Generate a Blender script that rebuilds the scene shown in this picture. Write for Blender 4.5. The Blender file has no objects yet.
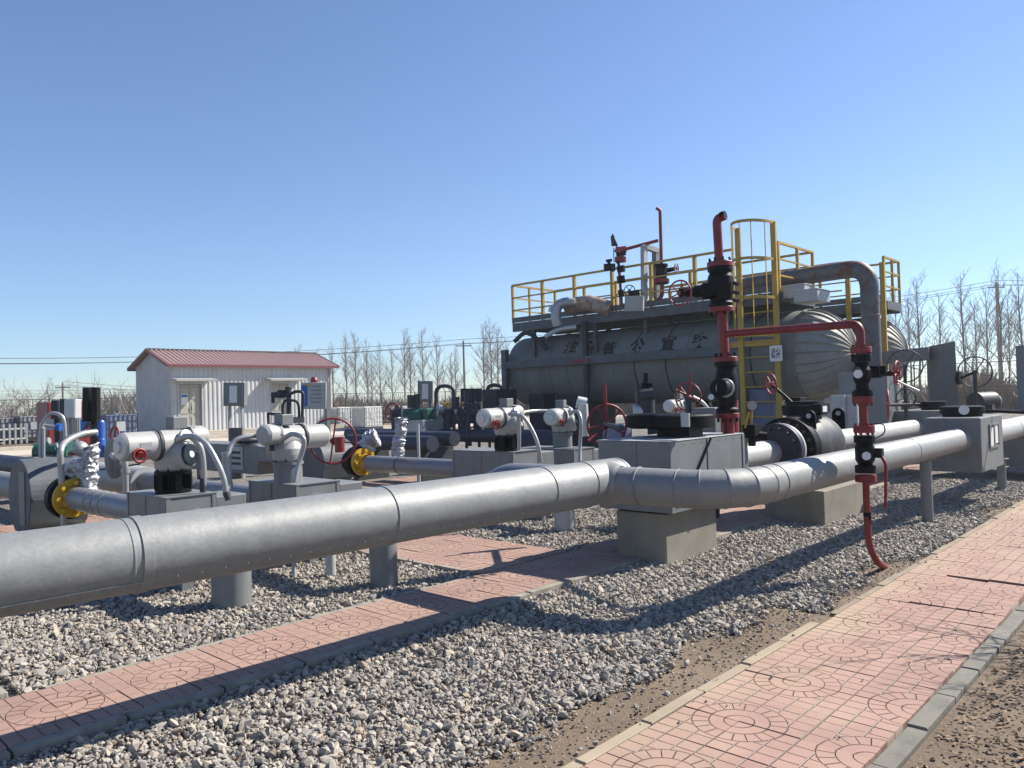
import bpy, math, random
import numpy as np
from mathutils import Vector, Matrix
R=math.radians; PI=math.pi
random.seed(7); rng=np.random.default_rng(11)
SC=bpy.context.scene; COL=SC.collection
# ------------------------------------------------------------------ camera model (x = pipe direction, y = across, z = up, metres)
FPX=775.; CH=1.6; TH=R(43); PITCH=R(1.03); ROLL=R(1.7)
CF=Vector((math.cos(PITCH)*math.cos(TH),math.cos(PITCH)*math.sin(TH),math.sin(PITCH)))
_r0=Vector((math.sin(TH),-math.cos(TH),0)); _u0=_r0.cross(CF)
CR=math.cos(ROLL)*_r0-math.sin(ROLL)*_u0; CU=math.sin(ROLL)*_r0+math.cos(ROLL)*_u0
CAM=Vector((0,0,CH))
def ray(x,y): return CF+CR*((x-512)/FPX)+CU*((384-y)/FPX)
def at(x,y,d): return CAM+ray(x,y)*d                       # a measured photo point at a known distance
def ata(x,y,a): r=ray(x,y); return CAM+r*(a/r.x)
def atb(x,y,b): r=ray(x,y); return CAM+r*(b/r.y)
def atz(x,y,z): r=ray(x,y); return CAM+r*((z-CH)/r.z)
cam=bpy.data.cameras.new('camera'); co=bpy.data.objects.new('camera',cam); COL.objects.link(co)
cam.sensor_width=36; cam.lens=36*FPX/1024; cam.clip_start=.05; cam.clip_end=3000
co.matrix_world=Matrix(((CR.x,CU.x,-CF.x,0),(CR.y,CU.y,-CF.y,0),(CR.z,CU.z,-CF.z,CH),(0,0,0,1)))
SC.camera=co

# ------------------------------------------------------------------ mesh builder
def V(p): return Vector(p)
def frame(d):
    d=V(d).normalized()
    t=Vector((0,0,1)) if abs(d.z)<.95 else Vector((1,0,0))
    u=d.cross(t).normalized(); w=d.cross(u)
    return d,u,w
ORG={}
class MB:
    def __init__(s,T=None): s.v=[]; s.f=[]; s.sm=[]; s.T=T
    def add(s,vs,fs,smooth=False):
        o=len(s.v)
        if s.T: vs=[s.T(Vector(p)) for p in vs]
        s.v+= [tuple(p) for p in vs]
        for f in fs: s.f.append(tuple(o+i for i in f)); s.sm.append(smooth)
        return s
    def box(s,x0,x1,y0,y1,z0,z1):
        vs=[(x,y,z) for z in (z0,z1) for y in (y0,y1) for x in (x0,x1)]
        return s.add(vs,[(0,2,3,1),(4,5,7,6),(0,1,5,4),(2,6,7,3),(0,4,6,2),(1,3,7,5)])
    def cbox(s,c,sx,sy,sz): c=V(c); return s.box(c.x-sx/2,c.x+sx/2,c.y-sy/2,c.y+sy/2,c.z-sz/2,c.z+sz/2)
    def obox(s,c,ax,l,w,h,up=(0,0,1)):             # box with its length along ax
        c=V(c); d=V(ax).normalized(); u=V(up).cross(d).normalized(); n=d.cross(u)
        vs=[c+d*l/2*i+u*w/2*j+n*h/2*k for k in (-1,1) for j in (-1,1) for i in (-1,1)]
        return s.add(vs,[(0,2,3,1),(4,5,7,6),(0,1,5,4),(2,6,7,3),(0,4,6,2),(1,3,7,5)])
    def bar(s,p,q,w,h=None):
        p,q=V(p),V(q); d=q-p
        up=(0,0,1) if abs(d.normalized().z)<.95 else (0,1,0)
        return s.obox((p+q)/2,d,d.length,w,h or w,up)
    def cyl(s,p,q,r,r2=None,n=20,cap=True):
        p,q=V(p),V(q); r2=r if r2 is None else r2
        d,u,w=frame(q-p)
        cs=[(math.cos(2*PI*i/n),math.sin(2*PI*i/n)) for i in range(n)]
        vs=[p+u*c*r+w*k*r for c,k in cs]+[q+u*c*r2+w*k*r2 for c,k in cs]
        s.add(vs,[(i,(i+1)%n,n+(i+1)%n,n+i) for i in range(n)],True)
        if cap:
            s.add(vs[:n],[tuple(range(n-1,-1,-1))]); s.add(vs[n:],[tuple(range(n))])
        return s
    def lathe(s,c,ax,prof,n=28,cap=True):           # prof: (radius, offset along ax)
        c=V(c); d,u,w=frame(ax)
        vs=[]
        for r,h in prof:
            vs+=[c+d*h+u*r*math.cos(2*PI*i/n)+w*r*math.sin(2*PI*i/n) for i in range(n)]
        for k in range(len(prof)-1):
            s.add(vs[k*n:k*n+2*n],[(i,(i+1)%n,n+(i+1)%n,n+i) for i in range(n)],True)
        if cap:
            if prof[0][0]>1e-4: s.add(vs[:n],[tuple(range(n-1,-1,-1))])
            if prof[-1][0]>1e-4: s.add(vs[-n:],[tuple(range(n))])
        return s
    def tube(s,pts,r,n=10,cap=True):
        pts=[V(p) for p in pts]; m=len(pts)
        rs=r if isinstance(r,(list,tuple)) else [r]*m
        ts=[]
        for i in range(m):
            t=(pts[min(i+1,m-1)]-pts[max(i-1,0)])
            ts.append(t.normalized())
        d,u,w=frame(ts[0]); vs=[]
        for i in range(m):
            t=ts[i]; u=(u-t*u.dot(t)).normalized(); w=t.cross(u)
            # widen mitres
            k=1.
            vs+=[pts[i]+(u*math.cos(2*PI*j/n)+w*math.sin(2*PI*j/n))*rs[i]*k for j in range(n)]
        fs=[(i*n+j,i*n+(j+1)%n,(i+1)*n+(j+1)%n,(i+1)*n+j) for i in range(m-1) for j in range(n)]
        s.add(vs,fs,True)
        if cap: s.add(vs[:n],[tuple(range(n-1,-1,-1))]); s.add(vs[-n:],[tuple(range(n))])
        return s
    def torus(s,c,ax,R0,r,n=36,m=8):
        c=V(c); d,u,w=frame(ax); vs=[]
        for i in range(n):
            a=2*PI*i/n; e=u*math.cos(a)+w*math.sin(a)
            for j in range(m):
                b=2*PI*j/m; vs.append(c+e*(R0+r*math.cos(b))+d*r*math.sin(b))
        fs=[(i*m+j,((i+1)%n)*m+j,((i+1)%n)*m+(j+1)%m,i*m+(j+1)%m) for i in range(n) for j in range(m)]
        return s.add(vs,fs,True)
    def sph(s,c,r,n=20,m=12,sz=1.):
        c=V(c); prof=[]
        return s.lathe(c,(0,0,1),[(max(1e-5,r*math.sin(PI*k/m)),-r*sz*math.cos(PI*k/m)) for k in range(m+1)],n,False)
    def bolts(s,c,ax,Rb,n,r=.012,l=.03,ph=0.):
        c=V(c); d,u,w=frame(ax)
        for i in range(n):
            a=2*PI*i/n+ph; p=c+(u*math.cos(a)+w*math.sin(a))*Rb
            s.cyl(p-d*l/2,p+d*l/2,r,n=6)
        return s
    def prism(s,pts,d):                             # polygon (3D points) extruded by vector d
        pts=[V(p) for p in pts]; d=V(d); n=len(pts)
        a=pts; b=[p+d for p in pts]
        s.add(a+b,[(i,(i+1)%n,n+(i+1)%n,n+i) for i in range(n)]+[tuple(range(n-1,-1,-1)),tuple(range(n,2*n))])
        return s
    def build(s,name,m,parent=None,bevel=0.,seg=2,extra=()):
        mi=[0]*len(s.f)
        for k,(e,em) in enumerate(extra):
            o_=len(s.v); s.v+=e.v; s.f+=[tuple(o_+i for i in f) for f in e.f]; s.sm+=e.sm; mi+=[k+1]*len(e.f)
        o0=ORG.get(parent.name,Vector((0,0,0))) if parent else Vector((0,0,0))
        me=bpy.data.meshes.new(name)
        me.from_pydata([(p[0]-o0.x,p[1]-o0.y,p[2]-o0.z) for p in s.v],[],s.f)
        me.polygons.foreach_set('use_smooth',s.sm)
        me.materials.append(m)
        for e,em in extra: me.materials.append(em)
        if extra: me.polygons.foreach_set('material_index',mi)
        me.update()
        o=bpy.data.objects.new(name,me); COL.objects.link(o)
        if parent: o.parent=parent
        ORG[o.name]=o0
        if bevel>0:
            b=o.modifiers.new('bevel','BEVEL'); b.width=bevel; b.segments=seg; b.limit_method='ANGLE'; b.angle_limit=R(40)
        return o
def recalc(o):
    import bmesh
    bm=bmesh.new(); bm.from_mesh(o.data); bmesh.ops.recalc_face_normals(bm,faces=bm.faces); bm.to_mesh(o.data); bm.free()
def tag(o,label,cat,group=None,kind=None):
    if label: o['label']=label
    if cat: o['category']=cat
    if group: o['group']=group
    if kind: o['kind']=kind
    return o
def thing(name,label,cat,loc,group=None):
    o=bpy.data.objects.new(name,None); COL.objects.link(o); o.location=loc; o.empty_display_size=.1
    ORG[o.name]=V(loc); return tag(o,label,cat,group)
def struct(o,kind='structure'): o['kind']=kind; return o
def dup(root,delta,label=None,group=None,rotz=0.,scale=None):
    r=root.copy(); COL.objects.link(r); r.location=root.location+V(delta); r.rotation_euler=(0,0,rotz)
    if scale: r.scale=scale
    if label: r['label']=label
    if group: r['group']=group
    for ch in list(root.children):
        c=ch.copy(); COL.objects.link(c); c.parent=r
        for g in list(ch.children):
            e=g.copy(); COL.objects.link(e); e.parent=c
    return r
def arc(c,r,a0,a1,u,w,n=8):
    c,u,w=V(c),V(u),V(w)
    return [c+u*r*math.cos(a0+(a1-a0)*i/n)+w*r*math.sin(a0+(a1-a0)*i/n) for i in range(n+1)]
def rounded(pts,rad,n=6):                           # polyline with rounded corners
    pts=[V(p) for p in pts]; out=[pts[0]]
    for i in range(1,len(pts)-1):
        p=pts[i]; a=pts[i-1]-p; b=pts[i+1]-p
        k=min(rad,a.length*.48,b.length*.48); p0=p+a.normalized()*k; p1=p+b.normalized()*k
        for j in range(n+1):
            t=j/n; out.append(p0*(1-t)**2+p*2*t*(1-t)+p1*t*t)
    out.append(pts[-1]); return out
def spline(pts,n=8):
    pts=[V(p) for p in pts]; P=[pts[0]*2-pts[1]]+pts+[pts[-1]*2-pts[-2]]; out=[]
    for i in range(1,len(P)-2):
        a,b,c,d=P[i-1],P[i],P[i+1],P[i+2]
        for k in range(n):
            t=k/n
            out.append(.5*((2*b)+(c-a)*t+(2*a-5*b+4*c-d)*t*t+(3*b-a-3*c+d)*t**3))
    out.append(pts[-1]); return out

# ------------------------------------------------------------------ materials
def nodes(name):
    m=bpy.data.materials.new(name); m.use_nodes=True; nt=m.node_tree; bs=nt.nodes['Principled BSDF']
    return m,nt,bs
def N(nt,t,**k):
    n=nt.nodes.new(t)
    for a,b in k.items():
        if a.startswith('i_'): n.inputs[int(a[2:]) if a[2:].isdigit() else a[2:].replace('_',' ')].default_value=b
        else: setattr(n,a,b)
    return n
def math_(nt,op,a,b=None,c=None):
    n=nt.nodes.new('ShaderNodeMath'); n.operation=op
    for i,x in enumerate((a,b,c)):
        if x is None: continue
        if isinstance(x,(int,float)): n.inputs[i].default_value=x
        else: nt.links.new(x,n.inputs[i])
    return n.outputs[0]
def mixc(nt,f,a,b,mode='MIX'):
    n=nt.nodes.new('ShaderNodeMix'); n.data_type='RGBA'; n.blend_type=mode
    for i,x in ((0,f),(6,a),(7,b)):
        if isinstance(x,(int,float)): n.inputs[i].default_value=x
        elif isinstance(x,(tuple,list)): n.inputs[i].default_value=(*x[:3],1)
        else: nt.links.new(x,n.inputs[i])
    return n.outputs[2]
def noise(nt,co,scale,detail=4,rough=.55):
    n=nt.nodes.new('ShaderNodeTexNoise'); n.inputs['Scale'].default_value=scale; n.inputs['Detail'].default_value=detail; n.inputs['Roughness'].default_value=rough
    nt.links.new(co,n.inputs['Vector']); return n.outputs['Fac']
def rampf(nt,x,a,b):
    n=nt.nodes.new('ShaderNodeMapRange'); n.inputs[1].default_value=a; n.inputs[2].default_value=b
    nt.links.new(x,n.inputs[0]); return n.outputs[0]
def coord(nt,kind='Object'): return nt.nodes.new('ShaderNodeTexCoord').outputs[kind]
def bump(nt,bs,h,strength,dist=.01):
    b=nt.nodes.new('ShaderNodeBump'); b.inputs['Strength'].default_value=strength; b.inputs['Distance'].default_value=dist
    nt.links.new(h,b.inputs['Height']); nt.links.new(b.outputs[0],bs.inputs['Normal']); return b
def pm(name,col,rough=.5,metal=0.,var=.18,scale=6.,bmp=.15,bscale=60.,grime=None,gamt=.5,gscale=3.,rust=None,rlo=.62,streak=None,spots=None,spec=.5):
    m,nt,bs=nodes(name); co_=coord(nt); col=tuple(x*.87 for x in col)
    f=noise(nt,co_,scale,5)
    c=mixc(nt,rampf(nt,f,.3,.7),tuple(x*(1-var) for x in col),tuple(min(1,x*(1+var)) for x in col))
    if grime:
        g=noise(nt,co_,gscale,7,.65); c=mixc(nt,math_(nt,'MULTIPLY',rampf(nt,g,.45,.75),gamt),c,grime)
    if streak:
        mp=nt.nodes.new('ShaderNodeMapping'); mp.inputs['Scale'].default_value=(11,11,.9); nt.links.new(co_,mp.inputs[0])
        g=noise(nt,mp.outputs[0],1.,6,.6); c=mixc(nt,math_(nt,'MULTIPLY',rampf(nt,g,.52,.78),.55),c,streak)
    if spots:
        g=noise(nt,co_,23,6,.7); c=mixc(nt,rampf(nt,g,.71,.74),c,spots)
    if rust:
        g=noise(nt,co_,gscale*2.3,8,.7); c=mixc(nt,rampf(nt,g,rlo,rlo+.06),c,rust)
    nt.links.new(c,bs.inputs['Base Color']); bs.inputs['Metallic'].default_value=metal; bs.inputs['Specular IOR Level'].default_value=spec
    rr=math_(nt,'ADD',math_(nt,'MULTIPLY',noise(nt,co_,scale*3,4),.3),rough-.15); nt.links.new(rr,bs.inputs['Roughness'])
    if bmp: bump(nt,bs,noise(nt,co_,bscale,3),bmp,.004)
    return m
M={}
M['grey']=pm('grey_paint',(.175,.19,.196),.5,var=.1,scale=4,bmp=.25,bscale=5,grime=(.13,.125,.11),gamt=.55,streak=(.1,.095,.085),spots=(.3,.3,.29))
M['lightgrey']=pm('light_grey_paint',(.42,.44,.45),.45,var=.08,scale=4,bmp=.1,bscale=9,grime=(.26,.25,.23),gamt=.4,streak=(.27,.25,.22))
M['silver']=pm('silver_paint',(.58,.585,.58),.4,.25,var=.1,grime=(.33,.32,.3),gamt=.4,bmp=.1)
M['tank']=pm('tank_cladding',(.19,.205,.195),.62,0.,var=.14,scale=1.3,bmp=.35,bscale=2.2,grime=(.09,.09,.08),gamt=.6,gscale=1.4,streak=(.1,.1,.09),spec=.3)
M['tankhead']=pm('tank_head_cladding',(.25,.247,.225),.6,0.,var=.12,scale=2,bmp=.2,bscale=3,grime=(.13,.12,.1),gamt=.5)
M['black']=pm('black_paint',(.006,.0063,.007),.5,var=.3,bmp=.4,bscale=30,spec=.13,spots=(.04,.035,.03))
M['steel']=pm('dark_steel',(.04,.046,.052),.55,.0,var=.25,spec=.3)
M['beam']=pm('blue_grey_steel',(.1,.112,.125),.55,.0,var=.2,spec=.3,streak=(.07,.07,.07))
M['navy']=pm('navy_cladding',(.035,.038,.06),.5,.1,var=.25,scale=3,spec=.35)
M['red']=pm('red_paint',(.215,.009,.013),.48,var=.25,grime=(.12,.03,.02),gamt=.5,spots=(.2,.12,.1),bmp=.15)
M['pinkred']=pm('faded_red_paint',(.3,.04,.048),.5,var=.2,grime=(.2,.1,.09),gamt=.5)
M['yellow']=pm('yellow_paint',(.46,.3,.03),.5,var=.2,grime=(.22,.13,.04),gamt=.6,spots=(.16,.07,.03))
M['brightyellow']=pm('bright_yellow_paint',(.6,.36,.015),.4,var=.12,grime=(.3,.17,.03),gamt=.4)
M['white']=pm('white_enamel',(.38,.38,.37),.45,var=.06,grime=(.28,.265,.24),gamt=.45,streak=(.3,.28,.25),bmp=.05)
M['concrete']=pm('cast_concrete',(.24,.22,.18),.85,var=.18,scale=3,bmp=.5,bscale=45,grime=(.15,.13,.1),gamt=.6,gscale=2.2,streak=(.14,.125,.1))
M['palecon']=pm('pale_concrete',(.5,.45,.37),.9,var=.12,scale=1.2,bmp=.3,bscale=20,grime=(.36,.31,.24),gamt=.5,gscale=.8)
M['conduit']=pm('galvanised_conduit',(.4,.41,.41),.42,.45,var=.12,grime=(.22,.21,.2),gamt=.4)
M['rusty']=pm('rusty_grey_steel',(.105,.112,.125),.55,.1,var=.15,streak=(.1,.06,.045),rust=(.11,.042,.022),rlo=.5,gscale=1.6)
M['green']=pm('green_paint',(.012,.1,.07),.45,var=.2)
M['blue']=pm('blue_plastic',(.02,.1,.4),.4,var=.12)
M['ibcblue']=pm('blue_grey_plastic',(.13,.16,.26),.5,var=.15,scale=2)
M['ibcwhite']=pm('translucent_white_plastic',(.66,.66,.62),.45,var=.06,scale=2,grime=(.5,.49,.44),gamt=.4)
M['ibcgrey']=pm('grey_plastic',(.3,.31,.32),.5,var=.12,scale=2)
M['wood']=pm('weathered_post',(.11,.1,.085),.85,var=.6,scale=10,bmp=.6,bscale=25)
M['rubber']=pm('grey_rubber',(.22,.215,.2),.6,var=.15)
M['glass']=pm('dark_glass',(.01,.012,.014),.12,var=.1,bmp=0)
M['paper']=pm('white_label',(.75,.75,.73),.6,var=.05,bmp=0)
M['ink']=pm('black_ink',(.006,.006,.007),.9,var=.1,bmp=0)
M['inkblue']=pm('blue_ink',(.02,.1,.4),.6,var=.1,bmp=0)
M['wire']=pm('fence_wire',(.11,.125,.125),.5,.4,var=.1,bmp=0)
M['fencegreen']=pm('dark_green_post',(.045,.07,.06),.6,var=.15)
M['bark']=pm('grey_bark',(.15,.125,.1),.9,var=.25,scale=3,bmp=.3,bscale=12)
M['twig']=pm('bare_twig',(.2,.16,.13),.9,var=.2,scale=1,bmp=0)
M['door']=pm('weathered_metal_door',(.4,.385,.34),.6,var=.15,scale=3,grime=(.25,.22,.17),gamt=.6)
M['kerb']=pm('kerb_stone',(.27,.25,.215),.9,var=.3,scale=9,bmp=1.,bscale=35,grime=(.24,.2,.14),gamt=.6)
M['brushed']=pm('brushed_sheet',(.3,.305,.3),.4,.4,var=.2,scale=20)
M['kerbdark']=pm('worn_grey_kerb',(.185,.175,.15),.92,var=.25,scale=6,bmp=.6,bscale=40,grime=(.15,.13,.1),gamt=.6)
M['darkgrey']=pm('dark_grey_paint',(.05,.053,.056),.5,spec=.3,var=.15,grime=(.16,.15,.13),gamt=.35)
M['kerbdirt']=pm('soiled_kerb',(.27,.225,.165),.9,var=.2,scale=5,bmp=.5,bscale=60,grime=(.2,.16,.11),gamt=.7)
M['kerbtan']=pm('sandy_kerb',(.35,.285,.2),.9,var=.15,scale=4,bmp=.4,bscale=60,grime=(.28,.24,.19),gamt=.5,gscale=1.5)
# foil
def foil():
    m,nt,bs=nodes('crumpled_foil'); c=coord(nt)
    v=nt.nodes.new('ShaderNodeTexVoronoi'); v.inputs['Scale'].default_value=18; nt.links.new(c,v.inputs['Vector'])
    bs.inputs['Base Color'].default_value=(.42,.43,.44,1); bs.inputs['Metallic'].default_value=.6; bs.inputs['Roughness'].default_value=.4
    h=math_(nt,'ADD',v.outputs['Distance'],noise(nt,c,25,5)); bump(nt,bs,h,.9,.03); return m
M['foil']=foil()
# pipe cladding: spangled sheet with soft stains
def cladding(name,col,metal,rough):
    m,nt,bs=nodes(name); c=coord(nt)
    v=nt.nodes.new('ShaderNodeTexVoronoi'); v.inputs['Scale'].default_value=55; nt.links.new(c,v.inputs['Vector'])
    sp=nt.nodes.new('ShaderNodeSeparateColor'); nt.links.new(v.outputs['Color'],sp.inputs[0])
    a=mixc(nt,sp.outputs[0],tuple(x*.92 for x in col),tuple(x*1.06 for x in col))
    a=mixc(nt,math_(nt,'MULTIPLY',rampf(nt,noise(nt,c,2.2,6,.6),.4,.75),.3),a,tuple(x*.7 for x in col))
    a=mixc(nt,math_(nt,'MULTIPLY',rampf(nt,noise(nt,c,14,6,.7),.66,.75),.22),a,(.5,.5,.48))
    nt.links.new(a,bs.inputs['Base Color']); bs.inputs['Metallic'].default_value=metal
    nt.links.new(math_(nt,'ADD',math_(nt,'MULTIPLY',noise(nt,c,5,5),.2),rough-.1),bs.inputs['Roughness'])
    h=math_(nt,'ADD',noise(nt,c,2.6,2),math_(nt,'MULTIPLY',noise(nt,c,90,2),.05)); h=math_(nt,'ADD',h,math_(nt,'MULTIPLY',noise(nt,c,8,3,.5),.35)); bump(nt,bs,h,.34,.03)
    return m
M['clad']=cladding('pipe_cladding',(.215,.222,.22),.2,.55)
M['cladlight']=cladding('light_pipe_cladding',(.38,.384,.37),.12,.52)
M['purplegrey']=cladding('shaded_pipe_cladding',(.2,.2,.22),.25,.45)
# pavers: stamped rings and bricks pressed in every slab
def paver(name,col,ox,oy,P=.6,sand=.35,Py=None,tx=.3,ty=.3,edge=None):
    Py=Py or P
    m,nt,bs=nodes(name); c=coord(nt)
    s=nt.nodes.new('ShaderNodeSeparateXYZ'); nt.links.new(c,s.inputs[0]); X,Y=s.outputs[0],s.outputs[1]
    X=math_(nt,'SUBTRACT',X,ox); Y=math_(nt,'SUBTRACT',Y,oy)
    def per(x,p): # signed distance to nearest multiple of p
        return math_(nt,'PINGPONG',x,p/2)
    dx=per(X,P); dy=per(Y,Py)
    sx=math_(nt,'SUBTRACT',math_(nt,'FLOORED_MODULO',math_(nt,'ADD',X,P/2),P),P/2)
    sy=math_(nt,'SUBTRACT',math_(nt,'FLOORED_MODULO',math_(nt,'ADD',Y,Py/2),Py),Py/2)
    r=math_(nt,'SQRT',math_(nt,'ADD',math_(nt,'MULTIPLY',dx,dx),math_(nt,'MULTIPLY',dy,dy)))
    def line(x,w): # 1 on the groove
        return math_(nt,'SUBTRACT',1.,math_(nt,'MINIMUM',1.,math_(nt,'MULTIPLY',math_(nt,'MULTIPLY',x,x),1./(w*w))))
    g=None
    for rr in (.07,.14,.22):
        l=line(math_(nt,'SUBTRACT',r,rr),.0045); g=l if g is None else math_(nt,'MAXIMUM',g,l)
    ang=math_(nt,'ARCTAN2',sy,sx)
    rad=line(math_(nt,'MULTIPLY',math_(nt,'PINGPONG',ang,PI/20),r),.0045)
    ring=math_(nt,'MULTIPLY',math_(nt,'GREATER_THAN',r,.14),math_(nt,'LESS_THAN',r,.22))
    g=math_(nt,'MAXIMUM',g,math_(nt,'MULTIPLY',rad,ring))
    out=math_(nt,'GREATER_THAN',r,.22)
    gx=math_(nt,'MULTIPLY',line(per(X,P/8),.005),out); gy=math_(nt,'MULTIPLY',line(per(Y,Py/6),.0055),out)
    g=math_(nt,'MAXIMUM',g,gx); g2=math_(nt,'MAXIMUM',g,gy)
    f=noise(nt,c,3.,6,.6)
    a=mixc(nt,rampf(nt,f,.3,.7),tuple(x*.86 for x in col),tuple(x*1.1 for x in col))
    # every slab a little different
    wn=nt.nodes.new('ShaderNodeTexWhiteNoise'); wn.noise_dimensions='2D'
    cb=nt.nodes.new('ShaderNodeCombineXYZ')
    nt.links.new(math_(nt,'FLOOR',math_(nt,'DIVIDE',X,tx)),cb.inputs[0]); nt.links.new(math_(nt,'FLOOR',math_(nt,'DIVIDE',Y,ty)),cb.inputs[1]); nt.links.new(cb.outputs[0],wn.inputs[0])
    a=mixc(nt,math_(nt,'MULTIPLY',wn.outputs[0],.34),a,(.4,.26,.2))
    a=mixc(nt,math_(nt,'MULTIPLY',rampf(nt,noise(nt,c,1.1,7,.7),.5,.75),sand),a,(.38,.3,.21))
    a=mixc(nt,math_(nt,'MULTIPLY',rampf(nt,noise(nt,c,38,5,.7),.58,.72),.3),a,(.3,.2,.16))
    if edge:   # windblown sand lying along one edge of the path
        e_=rampf(nt,math_(nt,'ADD',Y,math_(nt,'MULTIPLY',math_(nt,'SUBTRACT',noise(nt,c,1.6,6,.65),.5),1.3)),edge[0],edge[1]); a=mixc(nt,math_(nt,'MULTIPLY',e_,.75),a,(.36,.285,.19))
    # groove fill: pale sand in places, elsewhere soil, darkened to paint in the grooves' shadow
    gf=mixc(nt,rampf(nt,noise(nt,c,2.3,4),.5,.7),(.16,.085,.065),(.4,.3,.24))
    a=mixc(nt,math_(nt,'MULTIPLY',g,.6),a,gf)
    a=mixc(nt,math_(nt,'MULTIPLY',gy,math_(nt,'MULTIPLY',rampf(nt,noise(nt,c,1.7,3),.2,.5),.9)),a,(.47,.39,.32))
    g=g2
    nt.links.new(a,bs.inputs['Base Color']); bs.inputs['Roughness'].default_value=.88
    h=math_(nt,'SUBTRACT',math_(nt,'MULTIPLY',noise(nt,c,120,4),.12),g); bump(nt,bs,h,1.,.012)
    return m
# gravel stones
def gravelmat():
    m,nt,bs=nodes('crushed_stone'); g=nt.nodes.new('ShaderNodeNewGeometry'); c=coord(nt)
    rp=nt.nodes.new('ShaderNodeValToRGB'); nt.links.new(g.outputs['Random Per Island'],rp.inputs[0])
    e=rp.color_ramp.elements; e[0].color=(.13,.122,.11,1); e[1].color=(.43,.4,.355,1); e[1].position=1.
    for p,cc in ((.12,(.2,.188,.17,1)),(.45,(.3,.28,.245,1)),(.75,(.39,.35,.295,1)),(.9,(.32,.245,.175,1))):
        x=e.new(p); x.color=cc
    a=mixc(nt,math_(nt,'MULTIPLY',noise(nt,c,60,4),.5),rp.outputs[0],(.24,.21,.18))
    nt.links.new(a,bs.inputs['Base Color']); bs.inputs['Roughness'].default_value=.85
    bump(nt,bs,noise(nt,c,150,3),.4,.004); return m
M['stone']=gravelmat()
def dirtmat(name,c0,c1,sc=1.,peb=True):
    m,nt,bs=nodes(name); c=coord(nt)
    a=mixc(nt,rampf(nt,noise(nt,c,1.2*sc,8,.65),.35,.68),c0,c1)
    a=mixc(nt,math_(nt,'MULTIPLY',rampf(nt,noise(nt,c,30*sc,6,.75),.5,.7),.6),a,tuple(x*.5 for x in c0))
    if peb:
        v=nt.nodes.new('ShaderNodeTexVoronoi'); v.inputs['Scale'].default_value=42*sc; nt.links.new(c,v.inputs['Vector'])
        a=mixc(nt,math_(nt,'MULTIPLY',rampf(nt,v.outputs['Distance'],.28,.1),.35),a,(.34,.3,.25))
    nt.links.new(a,bs.inputs['Base Color']); bs.inputs['Roughness'].default_value=.95
    h=math_(nt,'ADD',noise(nt,c,12*sc,8,.7),math_(nt,'MULTIPLY',noise(nt,c,90*sc,4),.35)); bump(nt,bs,h,.7,.015); return m
M['dirt']=dirtmat('bare_dirt',(.115,.082,.054),(.185,.138,.094))
M['field']=dirtmat('dry_field',(.2,.165,.11),(.27,.23,.16),.25,False)
def fargravel():
    m,nt,bs=nodes('gravel_bed'); c=coord(nt)
    v=nt.nodes.new('ShaderNodeTexVoronoi'); v.inputs['Scale'].default_value=30; nt.links.new(c,v.inputs['Vector'])
    sp=nt.nodes.new('ShaderNodeSeparateColor'); nt.links.new(v.outputs['Color'],sp.inputs[0])
    a=mixc(nt,sp.outputs[0],(.13,.12,.105),(.37,.34,.29)); a=mixc(nt,rampf(nt,v.outputs['Distance'],.35,.6),a,(.06,.055,.05))
    a=mixc(nt,math_(nt,'MULTIPLY',rampf(nt,noise(nt,c,.9,5),.4,.7),.4),a,(.3,.26,.2))
    nt.links.new(a,bs.inputs['Base Color']); bs.inputs['Roughness'].default_value=.9
    bump(nt,bs,math_(nt,'MULTIPLY',v.outputs['Distance'],-1.),1.,.03); return m
M['gravelbed']=fargravel()
def corrugated(name,col,per,axis,dirt):
    m,nt,bs=nodes(name); c=coord(nt); a=mixc(nt,rampf(nt,noise(nt,c,.8,5),.35,.7),tuple(x*.9 for x in col),col)
    a=mixc(nt,math_(nt,'MULTIPLY',rampf(nt,noise(nt,c,2.5,6,.7),.5,.8),.4),a,dirt)
    nt.links.new(a,bs.inputs['Base Color']); bs.inputs['Roughness'].default_value=.5; return m
M['shedwall']=pm('white_sheet_wall',(.5,.51,.51),.5,var=.08,scale=.8,grime=(.34,.32,.28),gamt=.6,gscale=1.2,streak=(.33,.31,.27),bmp=.05)
M['shedroof']=corrugated('faded_red_sheet_roof',(.27,.165,.155),.2,0,(.3,.25,.22))
M['rooftrim']=pm('dark_red_trim',(.17,.04,.04),.5,var=.15)
M['reed']=pm('dry_reed',(.27,.19,.12),.95,var=.3,scale=.7,bmp=0)
M['scrub']=pm('grey_scrub',(.2,.175,.15),.95,var=.25,scale=.3,bmp=0)
M['litter']=pm('dead_leaf',(.24,.165,.1),.9,var=.4,scale=30,bmp=0)
M['evergreen']=pm('dull_evergreen',(.035,.05,.03),.9,var=.3,scale=.5,bmp=0)
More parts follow.
